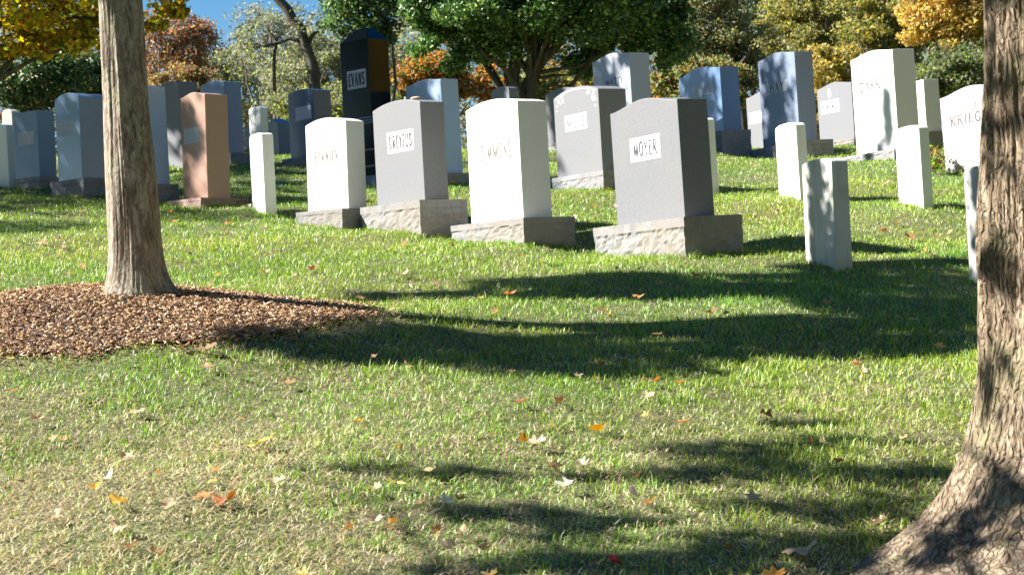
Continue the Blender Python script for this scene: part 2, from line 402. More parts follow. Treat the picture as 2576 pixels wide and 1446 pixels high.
def rock_base(name, BW, BT, BH, mat, parent, amp=0.012, seed=0, deep=0.35):
    n1, n2, nzz = max(6, int(BW / 0.035)), max(4, int(BT / 0.035)), 10
    loop = []
    for i in range(n1): loop.append((-BW/2 + BW * i / n1, -BT/2, 0, -1))
    for i in range(n2): loop.append((BW/2, -BT/2 + BT * i / n2, 1, 0))
    for i in range(n1): loop.append((BW/2 - BW * i / n1, BT/2, 0, 1))
    for i in range(n2): loop.append((-BW/2, BT/2 - BT * i / n2, -1, 0))
    zs = [-deep] + [BH * t for t in np.linspace(0, 0.72, nzz)] + [BH * 0.78, BH]
    vs = []; N = len(loop)
    for k, z in enumerate(zs):
        for (x, y, nx_, ny_) in loop:
            a = 0.0
            if k < len(zs) - 2:
                p = Vector((x * 15, y * 15, z * 17 + seed * 7.3))
                a = .62 * amp * (1.3 * mnoise.noise(p) + 0.9 * mnoise.noise(p * 2.7) + 0.6) 
                a -= amp * 0.8
            a = max(a, -amp * 1.2)
            vs.append((x + nx_ * a, y + ny_ * a, z))
    fs = []
    for k in range(len(zs) - 1):
        for i in range(N):
            j = (i + 1) % N; fs.append((k * N + i, k * N + j, (k + 1) * N + j, (k + 1) * N + i))
    fs.append(tuple((len(zs) - 1) * N + i for i in range(N)))
    mb = MB(); mb.add(vs, fs); return mb.build(name, mat, parent)
def solve(P, px, py, dirv):
    """length along dirv from P so that the end falls in picture column px"""
    a, _ = ray(px, py)
    return (a * P.y - P.x) / (dirv[0] - a * dirv[1])
STONES = []
def gravestone(label, gx, gy, bxl, bxr, btop, face, side, dtop, style='serp', rise=12, mat='grey', basemat='rockbase',
               a=57, lean=0.0, d=None, panel=None, letters=None, dback=None, group='family monuments standing on stone bases',
               cat='gravestone', dybot=None, amp=0.012, sidecut=True, backtop=None):
    """gx,gy: base corner on the grass; bxl,bxr: base ends; btop: top of base at that corner; face,side: slab widths in px;
    dtop: top of the slab at its near corner"""
    if d is None: P = ground_at(gx, gy)
    else: P = at(gx, gy, d)
    th = math.atan2(P.x, P.y); t = R(a) + th
    ufx, ufy = -math.cos(t), math.sin(t); usx, usy = math.sin(t), math.cos(t)
    BW = solve(P, bxl, gy, (ufx, ufy)); BT = solve(P, bxr, gy, (usx, usy))
    sc_ = F / P.y
    BH = (gy - btop) / sc_
    ctr = Vector((P.x, P.y, 0)) + Vector((ufx, ufy, 0)) * BW / 2 + Vector((usx, usy, 0)) * BT / 2
    zb = P.z
    root = thing('gravestone', (ctr.x, ctr.y, zb), label, cat, group)
    Rm = Matrix.Rotation(R(-lean), 4, 'Y') @ Matrix.Rotation(-t, 4, 'Z')
    root.rotation_euler = Rm.to_euler()
    sc2 = F / (P.y + 0.1)
    ang = t - th
    W = face / sc2 / math.cos(ang); T = side / sc2 / math.sin(ang)
    W = min(W, BW - 0.02) if BW > 0.1 else W; T = min(T, BT - 0.02) if BT > 0.1 else T
    H = (btop - dtop) / sc2 - 0.0
    if BH > 0.01: rock_base('base', BW, BT, BH, M[basemat], root, amp=amp, seed=len(STONES))
    mb = MB(); rz = rise / sc2
    if style == 'apex':
        mb.add([(-W/2,-T/2,0),(W/2,-T/2,0),(W/2,T/2,0),(-W/2,T/2,0),(-W/2,-T/2,H),(W/2,-T/2,H),(W/2,T/2,H),(-W/2,T/2,H),
                (-W*.16,-T*.18,H+rz),(W*.22,-T*.18,H+rz),(W*.22,T*.22,H+rz),(-W*.16,T*.22,H+rz)],
               [(0,3,2,1),(0,1,5,4),(1,2,6,5),(2,3,7,6),(3,0,4,7),(4,5,9,8),(5,6,10,9),(6,7,11,10),(7,4,8,11),(8,9,10,11)])
    else:
        mb.prism(top_profile(style, W, H, rz), -T/2, T/2)
    s_ = mb.build('slab', M[mat], root); s_.location.z = BH
    bevel(s_, 0.005 if W > 0.3 else 0.008)
    if panel:
        pc, pw, pv, ph, pm = panel     # centre u (-.5...5), width share, centre height share, height share, material
        Hm = H + rz
        mb = MB(); mb.box(W * (pc - pw / 2), W * (pc + pw / 2), -T/2 - 0.002, -T/2 + 0.001, Hm * (pv - ph / 2), Hm * (pv + ph / 2))
        p = mb.build('name_panel', M[pm], root); p.location.z = BH
        if pm == 'panel':
            fr = MB(); x0, x1 = W * (pc - pw / 2) - 0.012, W * (pc + pw / 2) + 0.012; z0, z1 = Hm * (pv - ph / 2) - 0.012, Hm * (pv + ph / 2) + 0.012
            for bx_ in ((x0, x1, z0, z0 + .004), (x0, x1, z1 - .004, z1), (x0, x0 + .004, z0 + .004, z1 - .004), (x1 - .004, x1, z0 + .004, z1 - .004)):
                fr.box(bx_[0], bx_[1], -T/2 - 0.0015, -T/2 + 0.001, bx_[2], bx_[3])
            f_ = fr.build('panel_border', M['carve'], root); f_.location.z = BH
    if letters:
        for (txt, lc, lw, lv, lh, lm, wt) in letters:
            Hm = H + rz
            l_ = lettering(txt, W * lc, Hm * lv, Hm * lh, W * lw, -T/2 - (0.0025 if panel else 0.0), M[lm], root, wt); l_.location.z = BH
    STONES.append((root, W, T, H, BH, rz, t))
    return root, W, T, H, BH, rz
GP = None
# -- front row, left to right
pinkst = gravestone('pink granite monument with a small pale panel, beside the young tree on the left', 506, 528, 418.5, 625, 497, 62, 57, 233, 'serp', 9, 'pink', 'pinkrock', a=58, lean=-1.2,
           panel=(-.08, .62, .60, .145, 'panelblue'), amp=0.006)
bern = gravestone('small white monument with cut letters, beside the grey stone topped by a pebble', 862, 565, 745, 956, 524, 104, 46, 302, 'oval', 14, 'white', 'rockbase', a=50, lean=-1,
           letters=[('BERNIER', 0.0, .58, .585, .115, 'letterlite', 1.1)], amp=0.008)
drey = gravestone('grey arched-top monument with a bright name panel and a pebble on it', 1060, 587, 909, 1180, 503, 125, 61, 253, 'oval', 15, 'grey2', 'rockbase', a=56,
           panel=(.06, .52, .60, .175, 'panel'), letters=[('DREYFUS', .06, .47, .60, .125, 'letter', 1.05)])
simm = gravestone('tall white monument with faint cut letters, between two grey name-panel stones in the front row', 1320, 616, 1136, 1450, 548, 138, 74, 249, 'oval', 16, 'white', 'rockbase', a=55,
           letters=[('SIMMONS', .05, .58, .575, .125, 'letterlite', .9)])
moy = gravestone('largest grey granite monument in front, wavy top, white name panel and broad rock-faced base', 1727, 652, 1497, 1874, 546, 182, 76, 243, 'serp', 20, 'grey', 'rockbase', a=56, lean=0.8,
           panel=(.0, .42, .60, .165, 'panel'), letters=[('MOYER', .0, .345, .60, .115, 'letterdark', 1.05)], amp=0.016)
# -- second row, middle and right
mills = gravestone('light grey monument with carved flower corners and a name panel, behind the largest grey one', 1520, 481, 1390, 1606, 428, 118, 70, 222, 'oval', 18, 'grey2', 'rockgrey', a=57, lean=0.3,
           panel=(-.02, .46, .60, .155, 'panel'), letters=[('MILLS', -.02, .40, .60, .11, 'letterdark', 1.0)])
evans = gravestone('black polished obelisk-like monument with a hipped top, tallest in the middle', 945, 470, 862, 1004, 440, 72, 52, 96, 'apex', 32, 'black', 'dark', a=50, lean=-.3,
           panel=(.05, .66, .655, .125, 'panelblue'), letters=[('EVANS', .05, .56, .655, .085, 'letterdark', 1.2)], amp=0.0)
blueC = gravestone('plain grey monument tinted shade-blue standing behind the arched grey stone with the pebble', 1127, 470, 1020, 1182, 436, 92, 44, 197, 'serp', 8, 'shadebluelight', 'rockgrey', a=57, lean=.2)
watt = gravestone('tall pale monument dappled with shade, rising behind the flower-carved grey stone', 1600, 392, 1488, 1668, 362, 96, 50, 130, 'serp', 10, 'palelight', 'rockgrey', a=57, lean=.8,
           letters=[('WATTI', .05, .45, .70, .065, 'letter', 1.3)])
blueR = gravestone('broad dark monument tinted shade-blue with a plain panel, under the big green tree on the right', 1819, 385, 1700, 1893, 328, 108, 46, 166, 'serp', 12, 'shadeblue', 'rockgrey', a=60, lean=.8,
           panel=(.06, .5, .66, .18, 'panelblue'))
halfst = gravestone('light grey monument half hidden behind the dappled tall one on the right', 1988, 392, 1882, 2010, 372, 102, 30, 228, 'serp', 12, 'palegrey', 'rockgrey', a=50, lean=.6,
           d=24.6, panel=(-.12, .62, .58, .16, 'panel'), letters=[('BRI', -.2, .36, .58, .11, 'letter', 0.8)])
hay = gravestone('tall dark-veined monument half in dappled shade with a three-letter name, right of centre', 2028, 399, 1887, 2099, 352, 96, 45, 124, 'serp', 10, 'veined', 'rockgrey', a=57, lean=.6,
           panel=(-.02, .56, .63, .12, 'panelblue'), letters=[('HAY', -.02, .38, .63, .105, 'letterdark', 1.0)])
baird = gravestone('small light grey monument with a cross emblem, between two tall monuments at the right', 2150, 366, 2060, 2190, 346, 98, 34, 208, 'serp', 10, 'palegrey', 'rockbase', a=52, lean=.5, d=23.6,
           panel=(-.14, .5, .60, .19, 'panel'), letters=[('BAIRD', -.14, .44, .60, .14, 'letterdark', 1.2)])
carr = gravestone('tallest white monument at the right, shade on its lower corners', 2252, 406, 2120, 2358, 373, 108, 54, 121, 'serp', 10, 'white', 'rockgrey', a=57, lean=.8,
           letters=[('CARR', -.08, .5, .665, .095, 'letter', 1.5)])
behindC = gravestone('narrow pale monument with a shaded blue side, just right of the tallest white one', 2334, 352, 2270, 2380, 331, 54, 37, 199, 'flat', 0, 'white', 'rockbase', a=57, lean=.8, d=21.5)
krieg = gravestone('rosy white monument with a carved emblem, partly hidden by the big trunk', 2540, 423, 2374, 2600, 413, 160, 60, 214, 'serp', 16, 'pinkwhite', 'rockbase', a=52, lean=1.8, d=17.6,
           letters=[('KRIEGER', -.0, .72, .62, .11, 'letter', 1.35), ('LWSOL', .12, .34, .485, .04, 'letterlite', 1.3), ('RPCW', .15, .24, .40, .04, 'letterlite', 1.3)])
leftM = gravestone('grey monument in dappled light seen between the tall white front stone and the flower-carved one', 1462, 366, 1372, 1510, 347, 80, 44, 218, 'serp', 7, 'grey', 'rockbase', a=57, lean=.5, d=21.8)
archS = gravestone('small distant arched stone showing above the tall white front monument', 1290, 352, 1236, 1318, 351, 46, 30, 226, 'arch', 13, 'palegrey', 'rockgrey', a=56, lean=0, d=27)
# -- left rear group
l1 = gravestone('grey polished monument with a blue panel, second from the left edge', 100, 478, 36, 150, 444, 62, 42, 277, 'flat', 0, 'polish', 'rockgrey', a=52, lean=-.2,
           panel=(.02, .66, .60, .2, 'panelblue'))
l0 = gravestone('low rough-backed grey stone peeping from behind the second monument at the left edge', 38, 452, 10, 60, 447, 30, 20, 281, 'oval', 8, 'rough', 'rockgrey', a=52, d=23)
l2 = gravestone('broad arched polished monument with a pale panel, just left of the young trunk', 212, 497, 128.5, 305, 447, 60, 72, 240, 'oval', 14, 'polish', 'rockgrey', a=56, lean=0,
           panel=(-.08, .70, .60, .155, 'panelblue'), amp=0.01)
l3 = gravestone('tall grey monument half hidden by the young trunk, right of it', 352, 510, 268, 452, 463, 70, 70, 214, 'serp', 10, 'shadebluelight', 'rockgrey', a=57, lean=0)
l4 = gravestone('tall pale monument covered in leaf shadows, behind the pink one', 461, 424, 408, 512, 423, 49, 48, 208, 'oval', 8, 'palegrey', 'rockgrey', a=55, lean=0, d=20.6)
l5 = gravestone('tall dark monument tinted shade-blue with a pointed top, right behind the pink one', 582, 418, 500, 632, 384, 60, 42, 203, 'point', 9, 'shadeblue', 'rockgrey', a=54, lean=0)
l6 = gravestone('low dark stone with a peaked top, left of the reflective grey-blue one', 706, 408, 672, 744, 404, 26, 34, 308, 'point', 12, 'dark', 'rockgrey', a=54, lean=0, d=23.5)
l7 = gravestone('dark polished grey-blue monument with a faint panel, left of the black one', 806, 424, 710, 866, 386, 66, 44, 223, 'oval', 8, 'dark', 'rockgrey', a=55, lean=0,
           panel=(.08, .62, .64, .2, 'panelblue'))
l8 = gravestone('low dark stone seen in the gap between the pointed monument and a small marble headstone', 634, 420, 614, 650, 419, 12, 14, 318, 'flat', 0, 'dark', 'rockgrey', a=54, d=24.5)

# carved details
def carve_poly(parent, pts, w_, mat, y, name='carving', zoff=0):
    mb = MB()
    for k, ((x0, z0), (x1, z1)) in enumerate(zip(pts[:-1], pts[1:])):
        d = Vector((x1 - x0, z1 - z0))
        if d.length < 1e-6: continue
        d.normalize(); nn = Vector((-d.y, d.x)) * w_ / 2
        mb.prism([(x0 - nn.x, z0 - nn.y), (x1 - nn.x, z1 - nn.y), (x1 + nn.x, z1 + nn.y), (x0 + nn.x, z0 + nn.y)], y - 0.001 - 0.0001 * (k % 5), y)
    return mb
root, W, T, H, BH, rz = mills
y = -T / 2
for sgn in (-1, 1):
    mb = MB()
    for k in range(16):      # flower sprays in the shoulders
        cx_ = sgn * W * random.uniform(.26, .46); cz_ = H + rz * (1 - abs(2 * cx_ / W) ** 2.1) - random.uniform(.025, .12) - (0.06 if abs(cx_) > .41 * W else 0)
        r_ = random.uniform(.006, .014); n_ = 6
        mb.prism([(cx_ + r_ * math.cos(2 * math.pi * i / n_), cz_ + r_ * 1.3 * math.sin(2 * math.pi * i / n_)) for i in range(n_)], y - 0.001 - 0.0001 * k, y)
    o = mb.build('flower_carving', M['carve'], root); o.location.z = BH
arcp = [(u * W / 2, H + rz * (1 - abs(u) ** 2.1) - 0.022) for u in np.linspace(-.9, .9, 20)]
mb = carve_poly(root, arcp, 0.007, None, y)
o = mb.build('carved_border', M['carve'], root); o.location.z = BH
root, W, T, H, BH, rz = baird
Hm = H + rz; c0x = -.14 * W; c0z = Hm * .83; mb = MB(); y = -T / 2
mb.prism([(c0x + .035 * math.cos(2 * math.pi * i / 20), c0z + .065 * math.sin(2 * math.pi * i / 20)) for i in range(20)], y - .0015, y)
o = mb.build('emblem', M['carve'], root); o.location.z = BH
mb = MB(); mb.box(c0x - .005, c0x + .005, y - .004, y - .0016, c0z - .045, c0z + .05); mb.box(c0x - .02, c0x + .02, y - .0042, y - .0017, c0z + .01, c0z + .02)
x_ = mb.build('cross', M['letter'], o)
root, W, T, H, BH, rz = krieg
Hm = H + rz; cX, cZ = 0.01, Hm * .80; mb = carve_poly(root, arc(cX, cZ, .07, .10, 60, 215, 12), .009, None, -T/2)
for pl in ([(cX + .03, cZ - .075), (cX + .085, cZ + .01)], [(cX + .05, cZ - .01), (cX + .075, cZ - .07)], [(cX - .01, cZ - .085), (cX + .03, cZ - .07)], [(cX + .03, cZ + .08), (cX + .04, cZ + .05)]):
    m2 = carve_poly(root, pl, .011, None, -T/2 - .0008); mb.add(m2.v, m2.f)
o = mb.build('emblem', M['letterlite'], root); o.location.z = BH
# mouldings of the black monument's lower block
root, W, T, H, BH, rz = evans
mb = MB()
z0 = H * 0.43
for k in range(3): mb.box(-W/2 - .02 - .008 * k, W/2 + .02 + .008 * k, -T/2 - .02 - .008 * k, T/2 + .02 + .008 * k, z0 - .03 * k - .018, z0 - .03 * k)
mb.box(-W/2 - .03, W/2 + .03, -T/2 - .03, T/2 + .03, z0 * 0.42, z0 * 0.42 + .02); mb.box(-W/2 - .03, W/2 + .03, -T/2 - .03, T/2 + .03, z0 * 0.14, z0 * 0.14 + .02)
o = mb.build('moulding', M['dark'], root); o.location.z = BH

# -- slim white marble headstones
def headstone(label, gx, gy, xl, xr, ytop, mat, a=62, rise=9, lean=0.0, d=None, group='slim marble headstones'):
    P = ground_at(gx, gy) if d is None else at(gx, gy, d)
    th = math.atan2(P.x, P.y); t = R(a) + th
    uf = (-math.cos(t), math.sin(t)); us = (math.sin(t), math.cos(t))
    W = solve(P, xl, gy, uf); T = solve(P, xr, gy, us); s = F / P.y
    H = (gy - ytop) / s; rz = rise / s
    ctr = Vector((P.x + uf[0] * W / 2 + us[0] * T / 2, P.y + uf[1] * W / 2 + us[1] * T / 2, P.z))
    mb = MB(); pts = top_profile('arch', W, H, rz); pts[0] = (-W / 2, -.25); pts[1] = (W / 2, -.25)
    mb.prism(pts, -T / 2, T / 2)
    o = mb.build('headstone', M[mat], None); o.location = ctr; bevel(o, 0.007, 3)
    o.rotation_euler = (Matrix.Rotation(R(-lean), 4, 'Y') @ Matrix.Rotation(-t, 4, 'Z')).to_euler()
    tag(o, label, 'headstone', group); return o
headstone('sunlit white marble headstone just left of the small white monument', 668, 542, 636, 697, 340, 'marble', a=68, rise=8, lean=-.3)
headstone('sunlit white marble headstone standing before the dappled three-letter monument', 2014, 506, 1961, 2039, 316, 'marble', rise=11, lean=.6)
headstone('sunlit white marble headstone in front of the tallest white monument', 2324, 526, 2263, 2350, 322, 'marble', rise=11, lean=.6)
hsF = headstone('grey shaded marble headstone nearest the camera, streaked with a spot of sun', 2104, 684, 2029, 2146, 406, 'marbleold', rise=12, lean=-.4)
hsR = headstone('shaded marble headstone cut off by the big trunk on the right', 2520, 738, 2441, 2560, 424, 'marbleold', a=60, rise=14, lean=.2)
headstone('marble headstone almost hidden behind the largest grey monument, only its edge showing', 1786, 489, 1740, 1810, 302, 'marble', rise=8, lean=.8)
headstone('blue-looking marble headstone at the left edge of the picture', 23, 470, -14, 49, 316, 'marble', a=62, rise=4, lean=0)
headstone('small marble headstone half sunlit, behind the bright one left of the small white monument', 662, 432, 633, 681, 273, 'marble', a=60, rise=7, d=19.6)

# pebble on the arched grey stone
root, W, T, H, BH, rz = drey
mb = MB(); vs = []; N = 12
import bmesh
bm = bmesh.new(); bmesh.ops.create_icosphere(bm, subdivisions=2, radius=1)
for v_ in bm.verts:
    q_ = v_.co * (1 + 0.18 * mnoise.noise(v_.co * 1.7)); v_.co = Vector((q_.x * .045, q_.y * .035, q_.z * .016))
me = bpy.data.meshes.new('pebble'); bm.to_mesh(me); bm.free(); me.polygons.foreach_set('use_smooth', [True] * len(me.polygons))
pb = link('pebble', me, plain('tan_pebble', (0.55, 0.42, 0.28)))
t = STONES[2][6]; ax = Vector((math.cos(t), -math.sin(t), 0))
pb.location = root.location + ax * (W * .18) + Vector((0, 0, BH + H + rz * (1 - .36 ** 2.1) + .012))
tag(pb, 'tan pebble lying on top of the arched grey gravestone', 'pebble')

# ------------------------------------------------------------------ lawn, levelled a little round every monument
for (root_, W_, T_, H_, BH_, rz_, t_) in STONES:
    if BH_ > .09:
        cxy = root_.location; r_ = .62 * max(W_, .5) + .22
        PADS.append((cxy.x - .12 * math.cos(t_), cxy.y + .12 * math.sin(t_), r_, float(cxy.z)))
xs = np.concatenate([np.linspace(-400, -14, 24), np.arange(-13.5, 13.6, 0.12), np.linspace(14, 400, 24)])
ys = np.concatenate([np.linspace(-60, 0, 12), np.arange(0.5, 32, 0.12), np.linspace(33, 700, 60)])
X, Y = np.meshgrid(xs, ys); Z = gz(X, Y)
nx, ny = len(xs), len(ys)
V = np.stack([X, Y, Z], -1).reshape(-1, 3)
i = np.arange(nx - 1)[None, :] + nx * np.arange(ny - 1)[:, None]
Fq = np.stack([i, i + 1, i + 1 + nx, i + nx], -1).reshape(-1, 4)
def bedq(x, y):  # <1 inside the mulch bed
    ang = np.arctan2((y - BEDY), (x - BEDX))
    wob = 1 + 0.06 * np.sin(3 * ang + 1) + 0.05 * np.sin(7 * ang) + 0.03 * np.sin(13 * ang + 2)
    return (((x - BEDX) / BEDA) ** 2 + ((y - BEDY) / BEDB) ** 2) / wob
m, nt, b = new_mat('thatch_soil'); v = objco(nt)
n1 = noise(nt, 1.3, 5, 0.6, v); n2 = noise(nt, 60, 5, 0.75, v)
g = ramp(nt, n2, [(0.3, (0.035, 0.035, 0.015)), (0.5, (0.13, 0.12, 0.06)), (0.72, (0.26, 0.22, 0.12))])
g = mix(nt, g, (0.06, 0.10, 0.02), ramp(nt, n1, [(0.4, (0, 0, 0)), (0.6, (0.55, 0.55, 0.55))]))
nt.links.new(g, b.inputs['Base Color']); b.inputs['Roughness'].default_value = 0.95
bump(nt, b, n2, 0.6, 0.02)
ground = link('ground', np_mesh('ground', V, Fq, smooth=True), m); tag(ground, kind='structure')

# mulch bed sheet
m, nt, b = new_mat('mulch_soil'); v = objco(nt); n2 = noise(nt, 70, 4, 0.8, v)
nt.links.new(ramp(nt, n2, [(0.3, (0.03, 0.018, 0.012)), (0.6, (0.14, 0.08, 0.05))]), b.inputs['Base Color'])
bump(nt, b, n2, 0.8, 0.02)
gx = np.arange(-3.9, -0.4, 0.05); gy_ = np.arange(8.0, 10.6, 0.05); BX, BY = np.meshgrid(gx, gy_)
q = bedq(BX, BY); BZ = gz(BX, BY) + np.where(q < 1, 0.018, 0.012)
V = np.stack([BX, BY, BZ], -1).reshape(-1, 3); nx, ny = len(gx), len(gy_)
i = np.arange(nx - 1)[None, :] + nx * np.arange(ny - 1)[:, None]
ff = np.stack([i, i + 1, i + 1 + nx, i + nx], -1).reshape(-1, 4)
keep = (q.reshape(-1)[ff] < 1).all(1)
tag(link('mulch_bed', np_mesh('mulch_bed', V, ff[keep], smooth=True), m), kind='structure')

# ------------------------------------------------------------------ wood chips (stuff)
n = 34000
cx = rng.uniform(-3.8, -0.5, n); cy = rng.uniform(8.1, 10.5, n)
q = bedq(cx, cy); k = q < 1.0 + rng.exponential(0.09, n); cx, cy = cx[k], cy[k]; n = len(cx)
L = rng.uniform(0.010, 0.046, n) * rng.uniform(.6, 1, n); Wd = rng.uniform(0.0016, 0.0048, n); H = rng.uniform(0.0008, 0.0022, n)
yaw = rng.uniform(0, np.pi, n); tilt = rng.normal(0, 0.3, n); til2 = rng.normal(0, 0.35, n)
d1 = np.stack([np.cos(yaw) * np.cos(tilt), np.sin(yaw) * np.cos(tilt), np.sin(tilt)], -1)
d2 = np.stack([-np.sin(yaw) * np.cos(til2), np.cos(yaw) * np.cos(til2), np.sin(til2)], -1)
d3 = np.cross(d1, d2)
c0 = np.stack([cx, cy, gz(cx, cy) + 0.018 + rng.uniform(0, 0.022, n)], -1)
vs = []
for sx, sy, sz in [(-1,-1,-1),(1,-1,-1),(1,1,-1),(-1,1,-1),(-1,-1,1),(1,-1,1),(1,1,1),(-1,1,1)]:
    taper = 1.0 if sx < 0 else 0.6
    vs.append(c0 + d1 * (sx * L / 1)[:, None] * 0.55 + d2 * (sy * Wd * taper)[:, None] + d3 * (sz * H)[:, None])
V = np.stack(vs, 1).reshape(-1, 3)
bx = np.array([(0,3,2,1),(4,5,6,7),(0,1,5,4),(1,2,6,5),(2,3,7,6),(3,0,4,7)])
ff = (bx[None] + 8 * np.arange(n)[:, None, None]).reshape(-1, 4)
pal = np.array([(0.52,0.33,0.18),(0.37,0.22,0.12),(0.68,0.49,0.30),(0.15,0.085,0.05),(0.82,0.67,0.47),(0.46,0.30,0.18)])
col = pal[rng.choice(6, n, p=[.28,.22,.18,.16,.06,.10])] * rng.uniform(0.7, 1.15, (n, 1))
tag(link('wood_chips', np_mesh('wood_chips', V, ff, np.repeat(col, 8, 0)), M['chip']),
    'brown shredded wood chips covering the mound round the young tree', 'mulch', kind='stuff')

# ------------------------------------------------------------------ leaves and trees
def leaf_mesh(name, P, size, cols, flat=0.0, aspect=0.55, hang=0.0):
    """folded diamond leaves, one quad each"""
    n = len(P)
    d1 = rng.normal(size=(n, 3)); d1[:, 2] *= (1 - flat); d1[:, 2] -= hang
    d1 /= np.linalg.norm(d1, axis=1, keepdims=True)
    r = rng.normal(size=(n, 3)); r[:, :2] *= (1 - flat * .7) if flat else 1
    d2 = np.cross(d1, r); d2 /= np.linalg.norm(d2, axis=1, keepdims=True)
    nn = np.cross(d1, d2)
    s = (size * rng.uniform(0.65, 1.25, n))[:, None]
    tip = P + d1 * s * 0.5; root = P - d1 * s * 0.5
    mid = P - d1 * s * 0.08
    l = mid + d2 * s * aspect * 0.5 + nn * s * 0.10; rr = mid - d2 * s * aspect * 0.5 + nn * s * 0.10
    V = np.stack([root, rr, tip, l], 1).reshape(-1, 3)
    ff = np.arange(4 * n).reshape(n, 4)
    tri = np.concatenate([ff[:, [0, 1, 2]], ff[:, [0, 2, 3]]])
    return np_mesh(name, V, tri, np.repeat(cols, 4, 0))
def palette(pal, w_, n, var=0.25):
    pal = np.array(pal, float); w_ = np.array(w_, float); w_ /= w_.sum()
    c = pal[rng.choice(len(pal), n, p=w_)]
    return np.clip(c * rng.uniform(1 - var, 1 + var, (n, 1)) * rng.uniform(0.93, 1.07, (n, 3)), 0, 0.9)
def clump_points(cent, rad, n, clumps, cr, fill=0.6):
    """leaf positions in uneven clumps spread through an ellipsoid"""
    cent = np.array(cent); rad = np.array(rad)
    d = rng.normal(size=(clumps, 3)); d /= np.linalg.norm(d, axis=1, keepdims=True)
    rr = rng.uniform(0, 1, clumps) ** (1 / 3 * fill + .05)
    cc = cent + d * rr[:, None] * rad
    wgt = rng.uniform(0.4, 1.6, clumps); wgt /= wgt.sum()
    idx = rng.choice(clumps, n, p=wgt); cr_ = cr * rng.uniform(0.6, 1.4, clumps)[idx]
    e = rng.normal(size=(n, 3)); e /= np.linalg.norm(e, axis=1, keepdims=True)
    e *= rng.uniform(0, 1, n)[:, None] ** 0.45; e[:, 2] *= 0.62
    return cc[idx] + e * cr_[:, None], cc, idx
def branch(mb, a, b, r0, r1, sag=0.15, n=6, sides=6):
    a = Vector(a); b = Vector(b); L = (b - a).length; pts = []; rad = []
    off = Vector((random.uniform(-1, 1), random.uniform(-1, 1), random.uniform(-.3, 1))) * L * sag
    for i in range(n + 1):
        t = i / n; p = a.lerp(b, t) + off * math.sin(math.pi * t) + Vector((random.uniform(-1, 1), random.uniform(-1, 1), random.uniform(-1, 1))) * L * 0.02
        pts.append(p); rad.append(r0 + (r1 - r0) * t)
    mb.tube(pts, rad, sides); return pts
def tree(name, label, d, cx, cy, rx, ry, pal, wts, nleaf, leaf, clumps, cr, ry3=None, trunk_px=None, tr=0.18, mat='leaf', bark='barkfar',
         limbs=14, group='trees along the far edge of the cemetery', fill=0.6, extra=None, var=0.3, twigs=0, cat='tree', aspect=0.6, ctone=0.25):
    s = F / d; c = at(cx, cy, d); rad = (rx / s, (ry3 or rx * 0.8 / s), ry / s)
    bx = at(trunk_px if trunk_px is not None else cx, cy, d); base = Vector((bx.x, d, g1(bx.x, d) - .1))
    root = thing(name, base, label, cat, group)
    P, cc, idx = clump_points(c, rad, nleaf, clumps, cr, fill)
    if extra:
        for (ex, ey, er, en, ed) in extra:
            ec = at(ex, ey, d + ed); P2, c2, i2 = clump_points(ec, (er / s,) * 3, en, max(3, en // 160), cr * .7, fill)
            P = np.concatenate([P, P2]); cc = np.concatenate([cc, c2]); idx = np.concatenate([idx, i2 + clumps])
    ok = P[:, 2] > gz(P[:, 0], P[:, 1]) + 0.05; P = P[ok]; idx = idx[ok]
    cols = palette(pal, wts, len(P), var) * rng.uniform(1 - ctone, 1 + ctone, len(cc))[idx][:, None]
    me = leaf_mesh('crown', P - np.array(base), leaf, cols, aspect=aspect)
    link('crown', me, M[mat], root)
    mb = MB(); B0 = Vector(base)
    zt = c.z + rad[2] * .35 - base.z; top = Vector((c.x - base.x, 0, max(zt, 1.5)))
    tp = [Vector((0, 0, -.3)) + (top + Vector((0, 0, .3))) * t + Vector((math.sin(t * 5 + d) * .05, math.cos(t * 4 + d) * .06, 0)) * (1 + top.z * .2) for t in np.linspace(0, 1, 9)]
    mb.tube(tp, [tr * (1.25 if t == 0 else 1) * (1 - .75 * t) for t in np.linspace(0, 1, 9)], 9)
    order = rng.permutation(len(cc))[:limbs]
    ends = []
    for k in order:
        f = random.uniform(.3, .95); i = min(7, int(f * 8)); s0 = tp[i]
        pts = branch(mb, s0, Vector(cc[k]) - B0, tr * (1 - .75 * f) * .5, tr * .06, .12, 6, 6); ends.append(pts)
    for k in range(twigs):
        pts = random.choice(ends); p0 = random.choice(pts[2:])
        q = p0 + Vector((random.gauss(0, 1), random.gauss(0, 1), random.uniform(-.2, 1.2))) * rad[0] * .28
        branch(mb, p0, q, tr * .07, tr * .02, .15, 4, 4)
    mb.build('trunk', M[bark], root, True)
    return root
YEL = [(0.66,0.50,0.03),(0.42,0.38,0.04),(0.52,0.28,0.03),(0.14,0.18,0.03),(0.25,0.13,0.03),(0.78,0.68,0.10)]
GRN = [(0.035,0.075,0.02),(0.06,0.12,0.03),(0.10,0.17,0.04),(0.02,0.045,0.018),(0.17,0.24,0.07)]
OLV = [(0.22,0.23,0.08),(0.34,0.31,0.10),(0.13,0.15,0.06),(0.42,0.34,0.10),(0.28,0.27,0.17)]
PAL = [(0.20,0.215,0.13),(0.15,0.18,0.085),(0.27,0.27,0.19),(0.19,0.165,0.12),(0.26,0.29,0.08)]
RED = [(0.30,0.14,0.08),(0.22,0.12,0.07),(0.38,0.20,0.12),(0.17,0.13,0.07),(0.40,0.24,0.08)]
ORG = [(0.60,0.22,0.06),(0.46,0.15,0.05),(0.60,0.33,0.10),(0.28,0.16,0.05),(0.42,0.14,0.06)]
GLD = [(0.56,0.43,0.12),(0.46,0.34,0.09),(0.36,0.35,0.11),(0.66,0.53,0.22),(0.40,0.20,0.06),(0.18,0.20,0.06)]

